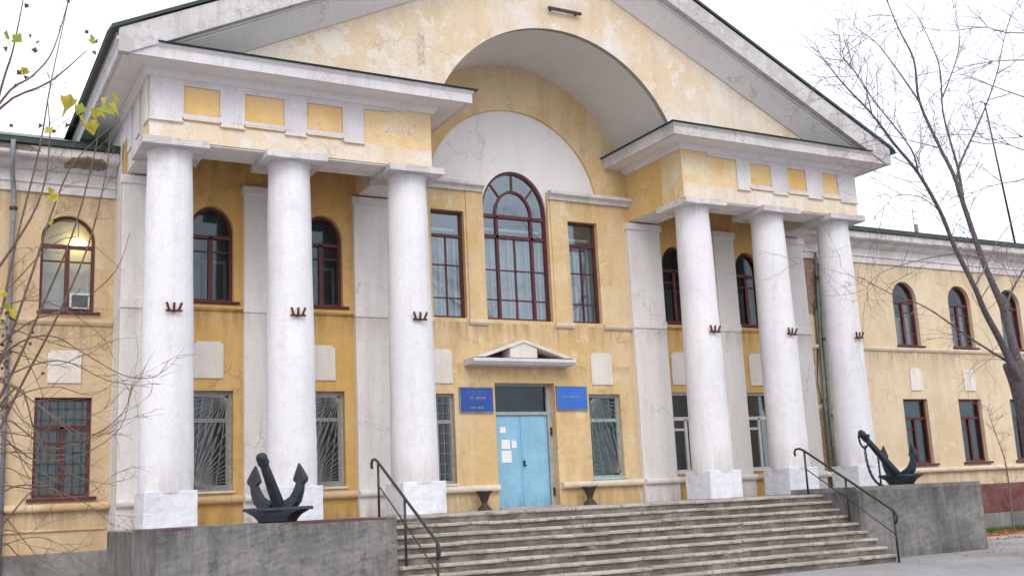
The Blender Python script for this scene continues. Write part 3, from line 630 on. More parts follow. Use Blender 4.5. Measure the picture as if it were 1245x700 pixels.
dp = MB().tube([(-11.32, YW-.14, -.9), (-11.32, YW-.14, 6.9), (-11.36, YW-.2, 7.25), (-11.4, YW-.5, 7.45), (-11.4, YW-.55, 7.95)], .05, 10).build('downpipe', 'pipe_zinc', B)
for z_ in (.4, 2.5, 4.4, 6.6): MB().lathe([(.08, z_-.03), (.08, z_+.03)], 12, (-11.32, YW-.14)).build('pipe_clamp', 'rust', dp)
# wing cornices, gutters and roofs
wc = [(0, 7.02), (.05, 7.02), (.05, 7.20), (.09, 7.22), (.09, 7.28), (0, 7.30)]
wc2 = [(0, 7.50), (.06, 7.50), (.16, 7.58), (.20, 7.66), (.42, 7.68), (.46, 7.72), (.46, 7.90), (0, 7.95)]
fl2 = [(0, 7.96), (.50, 7.91), (.54, 7.92), (.54, 8.03), (.50, 8.03), (0, 8.10)]
for x0, x1, m_ in ((-22, -9.3, 'cornice_broken'), (9.3, 48, 'white_dirty')):
    MB().sweep([(x0, YW), (x1, YW)], wc).build('cornice_band', m_, B); MB().sweep([(x0, YW), (x1, YW)], wc2).build('cornice', m_, B); MB().sweep([(x0, YW), (x1, YW)], fl2).build('gutter', 'green_metal', B)
    MB().sweep([(x0, YW), (x1, YW)], [(0, 7.3), (.02, 7.3), (.02, 7.5), (0, 7.5)]).build('frieze_band', m_, B)
    zr_ = 10.1 if x0 < 0 else 9.5
    rf = MB(); rf.add([(x0, 2.64, 8.04), (x1, 2.64, 8.04), (x1, 8.6, zr_), (x0, 8.6, zr_), (x0, 14.6, 8.04), (x1, 14.6, 8.04)], [(0, 1, 2, 3), (3, 2, 5, 4), (0, 1, 5, 4)]); rf.build('roof', 'green_metal_roof' if x0 < 0 else 'green_metal', B)
# dark floodlight bar high on the pediment
MB().box(-.27, .64, -.56, -.50, 11.5, 11.56).box(-.2, -.16, -.5, -.42, 11.5, 11.54).box(.5, .54, -.5, -.42, 11.5, 11.54).build('bracket_bar', 'black_metal', B)
# columns
XC = [-8.79, -6.42, -3.81, 3.93, 6.385, 8.71]
prof = []
for i in range(25):
    t = i/24; prof.append((.492-.072*(t**1.35)+.004*sin(t*17), .62+t*6.42))
prof += [(.425, 7.06), (.44, 7.085), (.445, 7.10)]
c0 = None
for i, x in enumerate(XC):
    if c0 is None:
        c0 = MB().lathe(prof, 56).build('column', 'white_col', B, local=True); c0.location = Vector((x, 0, 0))-wloc(B)
        pl = MB().box(-.475, .475, -.47, .47, 0, .655).build('plinth', 'white_plinth', c0, .018, local=True); chip(pl, .006, 6, 1)
        ab = MB().box(-.625, .625, -.625, .625, 7.10, 7.248).build('abacus', 'white_dirty', c0, .012, local=True); chip(ab, .004, 7, 2)
    else:
        c = copy_tree(c0, B); c.location = Vector((x, 0, 0))-wloc(B)
# ------------------------------------------------------------------ rusty flag holders on the columns
fh = None; rs0 = random.Random(3)
desc = ['rusty three pronged flag holder on the leftmost column', 'rusty three pronged flag holder on the column behind the left anchor', 'rusty three pronged flag holder on the column left of the big arched window',
        'rusty flag holder on the column right of the door', 'rusty flag holder on the middle column of the right portico', 'rusty flag holder on the column at the far right end']
for i, x in enumerate(XC):
    z_ = 3.93+(.0, 0, .02, .0, .02, .0)[i]
    if fh is None:
        fh = thing('flag_holder', (x, -.46, z_), desc[0], 'bracket', 'rusty flag holders on the columns')
        MB().box(-.15, .15, -.09, -.05, -.02, .02).box(-.03, .03, -.06, .03, -.02, .02).build('crossbar', 'rust', fh, .005, local=True)
        for k, dx in ((-1, -.12), (0, 0), (1, .12)):
            MB().tube([(dx*.7, -.07, 0), (dx*1.15, -.10, .15)], [.022, .026], 8).build('socket', 'rust', fh, local=True)
    else:
        c = copy_tree(fh); c.rotation_euler = (rs0.uniform(-.12, .12), rs0.uniform(-.09, .09), rs0.uniform(-.25, .25)); c.location = (x, -.46, z_); c['label'] = desc[i]
# ------------------------------------------------------------------ platform, pedestals, steps
pf = MB().box(-9.46, 9.46, -1.7, W-.002, -.03, -.004).build('platform_paving', 'floor_stone'); tag(pf, kind='structure')
pf = MB().box(-9.5, 9.5, -1.7, W-.002, G, -.03).build('entrance_platform', 'pedestal'); tag(pf, kind='structure')
def pedestal(x0, x1, top, label, seed):
    """rendered concrete block with worn arrises, its faces split so the edges wander"""
    mb = MB().box(x0, x1, -3.0, -.9, G, top); o = mb.build('pedestal', 'pedestal_painted' if x0 < 0 else 'pedestal') 
    bm = bmesh.new(); bm.from_mesh(o.data); bmesh.ops.subdivide_edges(bm, edges=bm.edges, cuts=24, use_grid_fill=True); r_ = random.Random(seed)
    for v in bm.verts:
        if v.co.z > G+.01:
            v.co += Vector((r_.uniform(-.004, .004), r_.uniform(-.006, .006), r_.uniform(-.006, .006)))
            if v.co.z > top-.02 and v.co.y < -2.97 and r_.random() < .25: v.co.z -= r_.uniform(.005, .02); v.co.y += r_.uniform(0, .02)
    bm.to_mesh(o.data); bm.free(); return tag(o, label, 'pedestal', 'pedestals flanking the steps')
pedestal(-9.52, -5.5, .0+.012, 'stained grey concrete pedestal left of the steps, under the upright anchor', 1)
pedestal(5.5, 9.56, .115, 'stained grey concrete pedestal right of the steps, under the leaning anchor', 2)
st = thing('entrance_steps', (0, -3, G), 'nine worn stone entrance steps between the two anchor pedestals', 'steps')
rr = random.Random(11); NS = 9
for i in range(NS):
    zt = -.0-.163*i; yf = -1.95-.25*i; yb = yf+.40 if i else -1.6
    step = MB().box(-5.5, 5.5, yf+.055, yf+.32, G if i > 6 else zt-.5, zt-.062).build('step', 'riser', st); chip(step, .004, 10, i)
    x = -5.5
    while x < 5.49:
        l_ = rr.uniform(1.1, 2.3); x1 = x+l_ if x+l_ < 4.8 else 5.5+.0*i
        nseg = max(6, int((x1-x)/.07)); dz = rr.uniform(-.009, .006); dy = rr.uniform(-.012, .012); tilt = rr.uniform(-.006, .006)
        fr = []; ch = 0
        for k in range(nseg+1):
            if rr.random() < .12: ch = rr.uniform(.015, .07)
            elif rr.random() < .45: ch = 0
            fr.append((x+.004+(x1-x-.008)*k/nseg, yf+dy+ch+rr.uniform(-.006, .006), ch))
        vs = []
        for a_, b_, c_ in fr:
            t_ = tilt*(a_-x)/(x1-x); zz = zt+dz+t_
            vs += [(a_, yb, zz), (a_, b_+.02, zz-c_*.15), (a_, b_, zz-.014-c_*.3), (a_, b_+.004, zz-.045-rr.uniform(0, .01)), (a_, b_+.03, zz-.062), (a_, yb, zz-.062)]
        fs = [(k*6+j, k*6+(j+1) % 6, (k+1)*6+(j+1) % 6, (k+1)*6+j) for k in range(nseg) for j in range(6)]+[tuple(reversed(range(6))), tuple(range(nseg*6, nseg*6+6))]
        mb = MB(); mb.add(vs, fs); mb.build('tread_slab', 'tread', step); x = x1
mb = MB(); r_ = random.Random(9)
for i in range(420):
    if i < 110: k_ = r_.randint(1, 8); x = r_.uniform(-5.4, 5.4) if r_.random() < .4 else 5.45-abs(r_.gauss(0, .6)); y = -1.95-.25*k_+r_.uniform(.08, .22); z_ = -.163*k_+.012
    else: x = r_.uniform(-2, 16) if r_.random() < .4 else 9.6+r_.gauss(0, 1.2); y = -3.1-abs(r_.gauss(0, 1.3)) if x < 9.6 else -.75-abs(r_.gauss(0, 1.0)); z_ = G+.012
    a = r_.uniform(0, 6.28); q = r_.uniform(.02, .045); mb.add([(x+cos(a+k*pi/2)*q*(1 if k % 2 else .6), y+sin(a+k*pi/2)*q*(1 if k % 2 else .6), z_+r_.uniform(0, .02)) for k in range(4)], [(0, 1, 2, 3)])
tag(mb.build('stray_leaves', 'litter', recalc=False), 'stray dry leaves blown over the steps and the asphalt', 'leaves', kind='stuff')
# ------------------------------------------------------------------ handrails
def rail(xr, ys, label):
    y0, y1, y2 = ys
    z = lambda y: 0 if y > -1.95 else -.163*(-1.95-y)/.25
    t = thing('handrail', (xr, y1, z(y1)), label, 'handrail', 'handrails beside the steps')
    zt0, zt1, zt2 = z(y0)+1.0, z(y1)+.84, G+1.07
    zt1 = zt0+(zt2-zt0)*(y1-y0)/(y2-y0)
    hook = [(xr, y0+.30, zt0-.10), (xr, y0+.33, zt0-.03), (xr, y0+.28, zt0+.05), (xr, y0+.15, zt0+.06), (xr, y0, zt0), (xr, y1, zt1), (xr, y2, zt2)]
    end = [(xr, y2-.06, zt2-.06), (xr, y2-.08, zt2-.14), (xr, y2-.05, zt2-.24), (xr, y2, zt2-.27)]
    MB().tube(hook+end, .027, 8).build('rail_bar', 'black_metal', t)
    for y_, zz, zb in ((y0, zt0, z(y0)-.02), (y1, zt1, z(y1)-.05), (y2, zt2, G)): MB().tube([(xr, y_, zb), (xr, y_, zz)], .024, 8).build('post', 'black_metal', t)
    MB().tube([(xr, y0, zt0-.42), (xr, y1, zt1-.44), (xr, y2, zt2-.50)], .013, 6).build('lower_bar', 'black_metal', t)
rail(5.38, (-1.60, -2.80, -4.07), 'black metal handrail on the right side of the steps')
rail(-5.40, (-1.95, -3.14, -4.42), 'black metal handrail on the left side of the steps')
# ------------------------------------------------------------------ anchors
def anchor(loc, rz, tilt, label, L_=1.42):
    """stockless anchor: flat pointed crown plate, body, two curved arms with spade flukes, and a leaning shank with an eye"""
    t = thing('anchor', loc, label, 'anchor', 'navy anchors on the pedestals', rz)
    mat = 'anchor_paint'
    # crown body: tapers downwards
    b0 = MB(); 
    lay = [(.25, .16, 0), (.27, .17, .05), (.33, .19, .12), (.46, .20, .19)]
    vs = [(sx*a, sy*b_, z) for a, b_, z in lay for sx, sy in ((-1, -1), (1, -1), (1, 1), (-1, 1))]
    b0.add(vs, [(i*4+j, i*4+(j+1) % 4, (i+1)*4+(j+1) % 4, (i+1)*4+j) for i in range(3) for j in range(4)]+[(3, 2, 1, 0), (12, 13, 14, 15)])
    b0.build('crown', mat, t, .02, local=True)
    pl = MB(); o2 = [(-.62, 0), (-.50, -.09), (-.3, -.2), (-.05, -.24), (.05, -.24), (.3, -.2), (.5, -.09), (.62, 0), (.5, .09), (.3, .2), (-.3, .2), (-.5, .09)]
    k = len(o2); pl.add([(x, y, .19) for x, y in o2]+[(x*.98, y*.9, .245) for x, y in o2], [tuple(reversed(range(k))), tuple(range(k, 2*k))]+[(i, (i+1) % k, k+(i+1) % k, k+i) for i in range(k)])
    pl.build('crown_plate', mat, t, .01, local=True)
    for s_ in (-1, 1):
        # arm centreline in XZ with half width / half thickness
        cl = [(.10, .22, .12, .11), (.22, .27, .125, .105), (.31, .36, .11, .095), (.37, .50, .09, .08), (.395, .61, .075, .065), (.40, .655, .13, .055), (.40, .70, .135, .05), (.39, .81, .085, .04), (.375, .95, .012, .015)]
        vs = []
        for j, (x, z, hw, th) in enumerate(cl):
            x2, z2 = cl[min(j+1, 8)][:2]; x1, z1 = cl[max(j-1, 0)][:2]; l_ = math.hypot(x2-x1, z2-z1); nx, nz = (z2-z1)/l_, -(x2-x1)/l_
            for c_, d_ in ((-1, 0), (-.6, -1), (.6, -1), (1, 0), (.6, 1), (-.6, 1)): vs.append((s_*(x+nx*hw*c_), th*d_, z+nz*hw*c_))
        a_ = MB(); a_.add(vs, [(i*6+j, i*6+(j+1) % 6, (i+1)*6+(j+1) % 6, (i+1)*6+j) for i in range(8) for j in range(6)]+[tuple(range(6)), tuple(range(48, 54))])
        a_.build('arm', mat, t, .012, local=True)
    ct, sn = cos(tilt), sin(tilt); sL = L_/1.42
    D = Vector((0, sn, ct)); Nn = Vector((0, ct, -sn)); X = Vector((1, 0, 0)); o_ = Vector((.07 if L_ < 1.3 else 0, 0, .14)); vs = []
    for d, hw, th in ((0, .085, .085), (.4, .08, .08), (1.15, .058, .06), (1.2, .078, .07), (1.36, .078, .07), (1.42, .055, .055)):
        for a, b_ in ((-1, -.6), (-.6, -1), (.6, -1), (1, -.6), (1, .6), (.6, 1), (-.6, 1), (-1, .6)): vs.append(o_+D*d*sL+X*hw*a+Nn*th*b_)
    s2 = MB(); s2.add(vs, [(i*8+j, i*8+(j+1) % 8, (i+1)*8+(j+1) % 8, (i+1)*8+j) for i in range(5) for j in range(8)]+[tuple(range(8)), tuple(range(40, 48))])
    s2.build('shank', mat, t, .008, local=True)
    hp = o_+D*1.3*sL; sh = MB()
    if L_ < 1.3: return t, hp
    sh.tube([hp+X*.15, hp-X*.15], .03, 8); ring = [hp+X*.13*cos(a)-Vector((0, 0, .02))+Vector((0, 0, -.26*max(0, sin(a)))) for a in [pi*i/10 for i in range(11)]]
    sh.tube(ring, .024, 8); sh.build('shackle', mat, t, local=True)
    return t, hp
aL, _ = anchor((-7.30, -2.0, .02), radians(-47), radians(-33), 'dark navy anchor on the left pedestal, shank leaning between its arms', 1.14)
aL.scale = (1.14, 1.1, 1.04)
YA = radians(-80)
aR, hp = anchor((8.02, -2.0, .118), YA, radians(-53), 'dark navy anchor on the right pedestal, shank leaning left with chain', 1.86)
aR_hp = Vector((8.02, -2.0, .118))+Matrix.Rotation(YA, 3, 'Z') @ hp
# chain and prop of the right anchor
dirn = (Vector((8.02, -2.0, 0))-Vector((aR_hp.x, aR_hp.y, 0))).normalized()
ch = thing('anchor_chain', (aR_hp.x, aR_hp.y, .12), 'hanging stud chain from the head of the right anchor', 'chain')
n_ = 17; pth = []
for i in range(n_+1):
    t = i/n_; pth.append(Vector((aR_hp.x, aR_hp.y, 0))+dirn*(.50*t**2.3)+Vector((0, 0, aR_hp.z-.24-(aR_hp.z-.24-.135)*(1-(1-t)**1.5))))
link0 = None
for i in range(n_):
    a, b_ = pth[i], pth[i+1]; d = (b_-a); ln = max(d.length*.72, .045)
    if link0 is None:
        mb = MB(); mb.tube([(.028*cos(q), 0, .055*sin(q)) for q in [2*pi*j/10 for j in range(11)]], .012, 6, False); o = mb.build('link', 'anchor_paint', ch, local=True); link0 = o
    else: o = link0.copy(); COL.objects.link(o)
    o.location = (a+b_)/2-ch.location; q = d.to_track_quat('Z', 'Y'); o.rotation_euler = (q @ Matrix.Rotation(pi/2*(i % 2), 3, 'Z').to_quaternion()).to_euler()
q = aR_hp+dirn*.50; zz = .12
tag(MB().tube([(q.x, q.y, zz), (q.x, q.y, aR_hp.z-.50)], .022, 8).tube([(q.x-.07, q.y, zz+.01), (q.x+.07, q.y, zz+.01)], .02, 6).build('prop_rod', 'anchor_paint'), 'thin dark rod propping up the shank of the right anchor', 'rod')
# ------------------------------------------------------------------ signs, notices, urns, lamp
def sign(x0, x1, z0, z1, mat, rows, label):
    t = thing('sign', ((x0+x1)/2, W, z0), label, 'sign', 'blue plaques beside the door')
    MB().box(x0, x1, W-.05, W-.003, z0, z1).build('board', mat, t, .004)
    MB().prism_y(rect(x0-.018, x1+.018, z0-.018, z1+.018), W-.056, W-.003, [rect(x0, x1, z0, z1)]).build('frame', 'pipe_zinc', t)
    r_ = random.Random(len(label))
    for zc_, h, wf, m_ in rows:       # lettering too blurred to read in the photograph: short strokes only
        mb = MB(); xc = (x0+x1)/2; wd = (x1-x0)*wf; x = xc-wd/2
        while x < xc+wd/2:
            g = r_.uniform(.45, .8)*h; 
            if r_.random() > .12:
                mb.box(x, x+h*.13, W-.054, W-.05, zc_-h/2, zc_+h/2)
                if r_.random() < .7: mb.box(x+h*.14, x+g-h*.16, W-.054, W-.05, zc_+h*.34, zc_+h/2)
                if r_.random() < .6: mb.box(x+h*.14, x+g-h*.16, W-.054, W-.05, zc_-h*.08, zc_+h*.08)
                if r_.random() < .5: mb.box(x+g-h*.15, x+g-h*.03, W-.054, W-.05, zc_-h/2, zc_+h*.33)
            x += g+h*.15
        if mb.v: mb.build('lettering', m_, t)
sign(-1.775, -.93, 2.26, 2.82, 'sign_blue_dark', [(2.73, .03, .7, 'pale_blue_print'), (2.67, .03, .6, 'pale_blue_print'), (2.585, .06, .55, 'gold'), (2.36, .045, .38, 'gold')], 'dark blue plaque with pale lettering on the wall left of the door')
sign(.86, 1.70, 2.31, 2.86, 'sign_blue', [(2.78, .03, .5, 'pale_blue_print'), (2.62, .05, .58, 'gold'), (2.52, .04, .4, 'pale_blue_print'), (2.44, .04, .6, 'pale_blue_print'), (2.37, .03, .5, 'pale_blue_print')], 'brighter blue plaque with thin lettering on the wall right of the door')
for i, (x0, x1, z0, z1, lb) in enumerate(((-.62, -.46, 1.78, 1.92, 'small white notice, uppermost of those taped on the left door leaf'), (-.60, -.33, 1.08, 1.36, 'large white notice, lowest of those taped on the left door leaf'),
        (-.59, -.36, 1.40, 1.62, 'white notice taped just above the lowest one on the left door leaf'), (-.31, -.18, 1.42, 1.60, 'narrow white notice taped nearest the gap between the door leaves'))):
    tag(MB().box(x0, x1, DY-.012, DY-.009, z0, z1).build('notice', 'paper'), lb, 'notice', 'paper notices on the door')
for x, y_, lb, m_ in ((-1.42, 1.60, 'rusty brown hourglass shaped urn bin left of the blue door', 'rust_and_shade'), (1.42, 1.58, 'rusty brown hourglass shaped urn bin right of the blue door', 'rust_and_shade')):
    t = thing('urn_bin', (x, y_, 0), lb, 'bin', 'urn bins beside the door')
    MB().lathe([(.17, 0), (.165, .02), (.06, .14), (.065, .17), (.14, .36), (.19, .42), (.19, .43), (.165, .43), (.12, .34), (.02, .3)], 12).build('bowl', m_, t, local=True, recalc=True)
    t2 = MB().lathe([(.2, .405), (.2, .435), (.185, .435), (.185, .405)], 16).build('rim', 'black_metal', t, local=True)
simple('ac_dark', (.06, .08, .10), .6)
ac_=tag(MB().box(-10.16, -9.76, YW+.08, YW+.45, 4.585, 4.92).build('air_conditioner', 'ac_white', None, .01), 'pale window air conditioner at the lower right of the left wing window', 'air conditioner')
MB().box(-10.12, -9.80, YW+.066, YW+.078, 4.63, 4.88).build('front_grille', 'ac_dark', ac_)
lp_ = thing('ceiling_lamp', (-9.98, YW+.44, 6.05), 'glowing yellow lamp seen through the arch of the left wing window', 'lamp')
MB().lathe([(.02, 6.02), (.17, 6.04), (.20, 6.10), (.12, 6.17), (.02, 6.18)], 20, (-9.98, YW+.44)).build('lamp_shade', 'lamp_glow', lp_)
MB().tube([(-9.98, YW+.44, 6.17), (-9.98, YW+.44, 7.9)], .01).build('cord', 'black_metal', lp_)
# white scribble on the left entablature
mb = MB(); r_ = random.Random(4); x = -4.45; pts = []
while x < -3.72: pts.append((x, -.434, 8.10+.10*sin(x*23)+r_.uniform(-.05, .05))); x += r_.uniform(.012, .04)
mb.tube(pts, .014, 4); pts = [(-4.4+i*.03, -.434, 8.02+.05*sin(i*1.9)+r_.uniform(-.03, .03)) for i in range(20)]; mb.tube(pts, .010, 4)
tag(mb.build('graffiti', 'scribble'), 'illegible white scribble painted near the right end of the left entablature', 'graffiti')
# ------------------------------------------------------------------ roof antennas behind the right wing eaves
a0_, a1_ = px(1197, 125, y=5.0), px(1234, 297, y=5.0)
t = thing('antenna_mast', (a1_.x, 5.0, 8.6), 'tall thin dark mast rising from the right wing roof behind the bare tree', 'mast')
MB().tube([(a1_.x+.05, 5.0, 8.5), a0_], [.045, .03], 6).build('mast_pole', 'black_metal', t); MB().tube([a0_+Vector((-.25, 0, 0)), a0_+Vector((.25, 0, -.05))], .02, 5).build('cross_arm', 'black_metal', t)
a1_ = px(1114, 275, y=4.5); t = thing('roof_vent', (a1_.x, 4.5, 8.5), 'small grey vent pipe with antenna on the right wing roof edge', 'vent')
MB().tube([(a1_.x, 4.5, 8.3), (a1_.x, 4.5, 8.95)], .06, 8).build('vent_pipe', 'pipe_zinc', t)
MB().tube([(a1_.x-.1, 4.5, 8.3), (a1_.x-.1, 4.5, 9.5)], .015, 5).tube([(a1_.x-.35, 4.5, 9.4), (a1_.x+.15, 4.5, 9.4)], .012, 5).tube([(a1_.x-.3, 4.5, 9.15), (a1_.x+.1, 4.5, 9.15)], .012, 5).build('aerial', 'pipe_zinc', t)
# ------------------------------------------------------------------ bare tree on the right
def smooth(pts, n=4):
    out = []
    for i in range(len(pts)-1):
        p0 = pts[max(i-1, 0)]; p1 = pts[i]; p2 = pts[i+1]; p3 = pts[min(i+2, len(pts)-1)]
        for k in range(n):
            t = k/n; out.append(.5*((2*p1)+(p2-p0)*t+(2*p0-5*p1+4*p2-p3)*t*t+(3*p1-p0-3*p2+p3)*t**3))
    out.append(pts[-1]); return out
rt_ = random.Random(21)
def limb_pts(pxs, d0, drift):
    P = []; n = len(pxs)
    for i, (u, v) in enumerate(pxs): P.append(pxd(u, v, d0+drift*i/(n-1)+(rt_.uniform(-.12, .12) if 0 < i < n-1 else 0)))
    return smooth(P)
DT = 22.5
tr = thing('bare_tree', (0, 0, 0), 'tall leafless tree with fine dark twigs in front of the right wing', 'tree')
limbs = [([(1243, 470), (1232, 447), (1222, 425), (1210, 402), (1197, 378), (1185, 349), (1161, 301), (1143, 257), (1116, 210), (1088, 176), (1060, 139), (1026, 103), (1002, 73)], 0, -2.5, .15, .012),
         ([(1240, 455), (1232, 420), (1221, 378), (1207, 345), (1194, 314), (1173, 253), (1160, 214), (1143, 180), (1118, 124), (1111, 73), (1092, 34), (1070, -20)], .0, 1.5, .16, .012),
         ([(1171, 245), (1165, 206), (1154, 167), (1146, 133), (1143, 86), (1133, 56), (1116, 20)], 1.0, 1.6, .055, .01),
         ([(1163, 220), (1167, 200), (1180, 171), (1197, 133), (1212, 90), (1220, 51), (1232, 10)], 1.0, 3, .05, .01),
         ([(1118, 124), (1088, 81), (1064, 51), (1038, 33)], 1.2, -1, .035, .008), ([(1116, 210), (1107, 180), (1064, 124), (1043, 92), (1025, 70)], -1.2, -1.6, .035, .008),
         ([(1146, 118), (1160, 81), (1167, 47), (1160, 10)], 1.4, .8, .03, .007), ([(1060, 139), (1050, 103), (1022, 68)], -1.6, -.8, .025, .007),
         ([(1226, 440), (1205, 427), (1174, 407), (1138, 381), (1112, 367), (1087, 359), (1045, 336)], 0, -3, .045, .008),
         ([(1194, 314), (1158, 309), (1107, 319), (1069, 333), (1052, 352)], .3, -2, .03, .006), ([(1185, 349), (1195, 330), (1215, 290), (1238, 262)], -.2, 1.5, .03, .007),
         ([(1143, 180), (1110, 172), (1080, 165), (1060, 172)], .9, -2, .022, .005), ([(1212, 90), (1228, 80), (1250, 60)], 2, .6, .025, .006),
         ([(1221, 378), (1232, 350), (1250, 320)], 0, 1, .05, .02), ([(1143, 257), (1120, 240), (1090, 238), (1072, 255)], -1, -1, .022, .005), ([(1180, 171), (1205, 175), (1245, 165)], 1.6, 1, .022, .006)]
TW = MB(); count = 0
def twig(p, d, ln, r, depth, mb, droop, rnd, maxd=3):
    n = 4; pts = [p]; dd = d.normalized()
    for i in range(n):
        dd = (dd+Vector((rnd.gauss(0, .16), rnd.gauss(0, .16), rnd.gauss(0, .14)-droop))).normalized(); pts.append(pts[-1]+dd*ln/n)
    mb.tube(pts, [r*(1-.7*i/n) for i in range(n+1)], 4 if depth > 0 else 5, False)
    if depth < maxd:
        for k in range(rnd.choice((2, 3, 3, 4))):
            j = rnd.randint(1, n); q = pts[j]; ax = Vector((rnd.gauss(0, 1), rnd.gauss(0, 1), rnd.gauss(0, 1))).normalized()
            nd = (dd+ax*.75+Vector((0, 0, .12))).normalized(); twig(q, nd, ln*rnd.uniform(.45, .75), max(r*.6, .0022), depth+1, mb, droop, rnd, maxd)
trunk = smooth([Vector((pxd(1275, 640, DT).x, pxd(1275, 640, DT).y, G-.1)), pxd(1262, 540, DT), pxd(1250, 490, DT), pxd(1241, 462, DT), pxd(1231, 440, DT)])
MB().tube(trunk, [.34-.13*i/(len(trunk)-1) for i in range(len(trunk))], 12).build('trunk', 'bark', tr)
tr.location = (0, 0, 0)
for k, (pp, off, drift, r0, r1) in enumerate(limbs):
    P = limb_pts(pp, DT+off, drift); n = len(P)
    MB().tube(P, [.74*(r0+(r1-r0)*(i/(n-1))**.6) for i in range(n)], 8 if r0 > .05 else 6, True).build('branch', 'bark' if r0 > .04 else 'bark_twig', tr)
    st_ = 4 if r0 > .1 else 1
    for i in range(n//3 if r0 > .1 else 1, n):
        for _ in range(2 if k not in (8, 9, 14) else 1):
            if rt_.random() < (.5 if k < 8 else .65 if k in (8, 9, 14) else .3):
                t = (P[min(i+1, n-1)]-P[i-1]).normalized(); ax = Vector((rt_.gauss(0, 1), rt_.gauss(0, 1), rt_.gauss(0, 1))).normalized()
                twig(P[i], (t*.7+ax*.8+Vector((0, 0, .2))), rt_.uniform(.6, 1.3), .0065, 1, TW, .01 if k not in (8, 9, 11, 14) else .05, rt_)
tag(TW.build('twigs', 'bark_twig', tr), kind='stuff')
TW2 = MB()
for _ in range(7):      # neighbouring crown reaching in at the upper right
    p = pxd(rt_.uniform(1245, 1300), rt_.uniform(20, 230), DT+5); twig(p, -RT+Vector((0, 0, rt_.uniform(-.2, .9))), rt_.uniform(1.5, 2.4), .018, 0, TW2, .0, rt_)
t2 = thing('bare_tree', (0, 0, 0), 'bare twigs of a second tree reaching in at the upper right edge', 'tree')
tag(TW2.build('twigs', 'bark_twig', t2), kind='stuff'); b2 = pxd(1330, 640, DT+5)
MB().tube([(b2.x, b2.y, G-.1), pxd(1322, 400, DT+5), pxd(1310, 150, DT+5), pxd(1300, 0, DT+5)], [.2, .16, .1, .04], 8).build('trunk', 'bark', t2)
# sapling by the wing wall
sp = px(1232, 640, y=1.2); t = thing('sapling', (sp.x, 1.2, G), 'thin bare sapling in the leaf strewn bed by the right wing', 'sapling')
P = smooth([Vector((sp.x, 1.2, G)), px(1228, 600, y=1.2), px(1222, 560, y=1.1), px(1208, 520, y=1.2), px(1200, 495, y=1.2)])
MB().tube(P, [.03-.024*i/(len(P)-1) for i in range(len(P))], 6).build('trunk', 'bark_twig', t); mb = MB()
for i in range(4, len(P)):
    for _ in range(2): twig(P[i], Vector((rt_.gauss(0, 1), rt_.gauss(0, .6), .7)), rt_.uniform(.3, .7), .007, 1, mb, 0, rt_, 2)
tag(mb.build('twigs', 'bark_twig', t), kind='stuff')
# ------------------------------------------------------------------ twiggy shrub at the left, close to the camera
DS = 8.2; rs = random.Random(8)
sh = thing('leafy_shrub', (pxd(-60, 640, DS).x, pxd(-60, 640, DS).y, G), 'twiggy shrub with a few yellow leaves reaching in at the left edge', 'shrub')
stems = [[(-60, 640), (-20, 560), (30, 460), (62, 400), (105, 305), (128, 215), (134, 160)], [(-70, 600), (0, 482), (50, 375), (88, 285), (112, 200), (122, 150)],
         [(-60, 560), (0, 440), (38, 335), (66, 250), (92, 195), (140, 150)], [(-60, 500), (-5, 400), (18, 300), (48, 180), (62, 100), (88, -20)],
         [(-50, 300), (0, 112), (16, 60), (32, -20)], [(-70, 260), (0, 125), (40, 92), (65, 60), (86, -10)], [(-70, 420), (-5, 330), (45, 250), (60, 180), (58, 120)],
         [(-60, 230), (0, 132), (60, 100), (105, 62)], [(-60, 500), (10, 425), (60, 408), (100, 428), (150, 456), (188, 458), (205, 438)],
         [(-60, 520), (0, 462), (70, 438), (130, 462), (180, 470)], [(-40, 560), (20, 470), (45, 530), (85, 575), (140, 590)], [(-60, 560), (0, 508), (60, 545), (115, 528), (150, 500), (166, 455)],
         [(-60, 610), (0, 540), (45, 560), (100, 552), (146, 520), (160, 470)], [(-60, 470), (30, 395), (90, 372), (140, 330), (158, 282)], [(-60, 660), (0, 600), (45, 590), (105, 612), (138, 640)],
         [(-60, 690), (0, 640), (35, 600), (60, 590), (80, 610)], [(-60, 440), (0, 375), (60, 368), (120, 405), (140, 440)], [(-60, 400), (10, 350), (60, 300), (100, 290), (150, 330)],
         [(-70, 560), (-5, 450), (20, 420), (35, 440), (60, 520), (30, 620)], [(-70, 620), (0, 500), (60, 470), (110, 480), (145, 460)], [(-60, 700), (10, 660), (60, 655), (110, 690)]]
for _ in range(17):
    v0 = rs.uniform(380, 690); L_ = rs.uniform(40, 150); up_ = rs.uniform(-60, 60); sag = rs.uniform(15, 60)
    stems.append([(-60, v0+rs.uniform(-20, 40)), (0, v0-up_*.2), (L_*.35, v0-up_*.5+sag*.5), (L_*.7, v0-up_*.8+sag), (L_, v0-up_+sag*.4)])
tw = MB()
for k, pp in enumerate(stems):
    off = rs.uniform(-.5, .6); P = []
    for i, (u, v) in enumerate(pp): P.append(pxd(u, v, DS+off*i/len(pp)+rs.uniform(-.08, .08)))
    P = smooth(P, 4); n = len(P); r0 = .013 if k < 8 else .0085 if k < 16 else .0065
    MB().tube(P, [r0*(1-.78*i/(n-1)) for i in range(n)], 6, False).build('stem', 'bark_shrub', sh)
    for i in range(5, n, 2):
        if rs.random() < .42:
            t = (P[min(i+1, n-1)]-P[i-1]).normalized(); twig(P[i], t*.8+RT*rs.uniform(-.1, .6)+Vector((0, 0, rs.uniform(-.35, .5)))+FW*rs.uniform(-.4, .4), rs.uniform(.15, .4), .0028, 1, tw, .03, rs, 2)
tag(tw.build('twigs', 'bark_shrub', sh), kind='stuff')
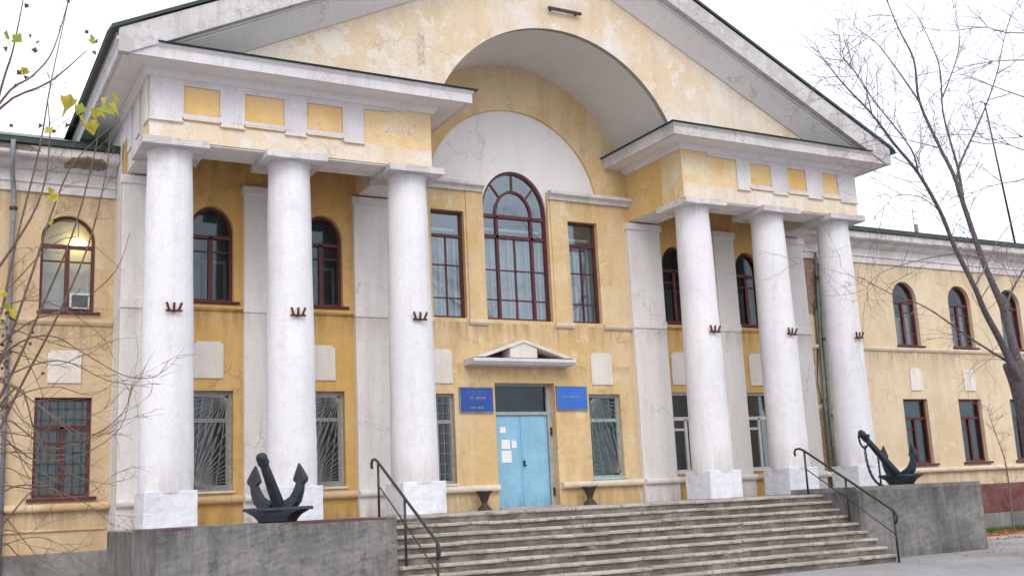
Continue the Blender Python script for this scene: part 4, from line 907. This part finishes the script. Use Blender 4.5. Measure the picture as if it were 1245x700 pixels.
def leaf_mesh(name, mat, s_, curl):
    o2 = [(0, 0), (.3, .28), (.5, .2), (.42, .55), (.22, .8), (0, 1.1), (-.22, .8), (-.42, .55), (-.5, .2), (-.3, .28)]
    mb = MB(); vs = [(x*s_, abs(x)*s_*curl+y*y*s_*.12, -y*s_) for x, y in o2]+[(0, .03*s_, -.5*s_)]
    mb.add(vs, [(i, (i+1) % 10, 10) for i in range(10)]); return mb.build(name, mat, sh, recalc=False, local=True)
lv = [leaf_mesh('leaf', 'leaf_yellow', .062, .5), leaf_mesh('leaf', 'leaf_green', .068, .3), leaf_mesh('leaf', 'dead_leaf', .045, .9)]
spots = [(86, 117, 0), (80, 128, 1), (100, 128, 1), (123, 122, 0), (133, 118, 0), (96, 143, 0), (128, 140, 0), (118, 148, 0), (112, 45, 0), (108, 40, 2), (114, 50, 1), (4, 43, 1), (15, 45, 1), (26, 84, 0), (33, 85, 0), (20, 88, 2),
         (35, 8, 2), (85, 3, 2), (34, 45, 2), (47, 52, 2), (43, 60, 2), (31, 95, 2), (3, 60, 2), (118, 50, 2), (116, 64, 2), (48, 152, 2), (66, 160, 2), (80, 152, 2), (56, 157, 0), (12, 153, 2),
         (60, 230, 0), (72, 238, 0), (76, 248, 1), (64, 270, 0), (6, 355, 0), (4, 372, 1), (2, 385, 0), (10, 378, 0), (36, 405, 2), (50, 455, 2), (38, 418, 2), (18, 300, 2), (5, 400, 2), (8, 410, 2), (2, 420, 2), (12, 430, 2), (6, 440, 2), (15, 415, 2),
         (125, 130, 1), (131, 128, 0), (122, 134, 0), (107, 150, 0)]
for i in range(16): spots.append((rs.uniform(-4, 16), rs.uniform(385, 470), 2))
used = set()
for u, v, k in spots:
    o = lv[k] if k not in used else lv[k].copy()
    if k in used: COL.objects.link(o)
    used.add(k); o.location = pxd(u, v-3, DS+rs.uniform(-.3, .2))-sh.location; o.rotation_euler = (rs.uniform(-.9, .9), rs.uniform(-1, 1), YAW+rs.uniform(-1.2, 1.2)); s_ = rs.uniform(.8, 1.3)*(1.55 if k < 2 and 70 < u < 140 and v > 100 else 1.15 if k < 2 else .85); o.scale = (s_,)*3
print('objects', len(bpy.data.objects))
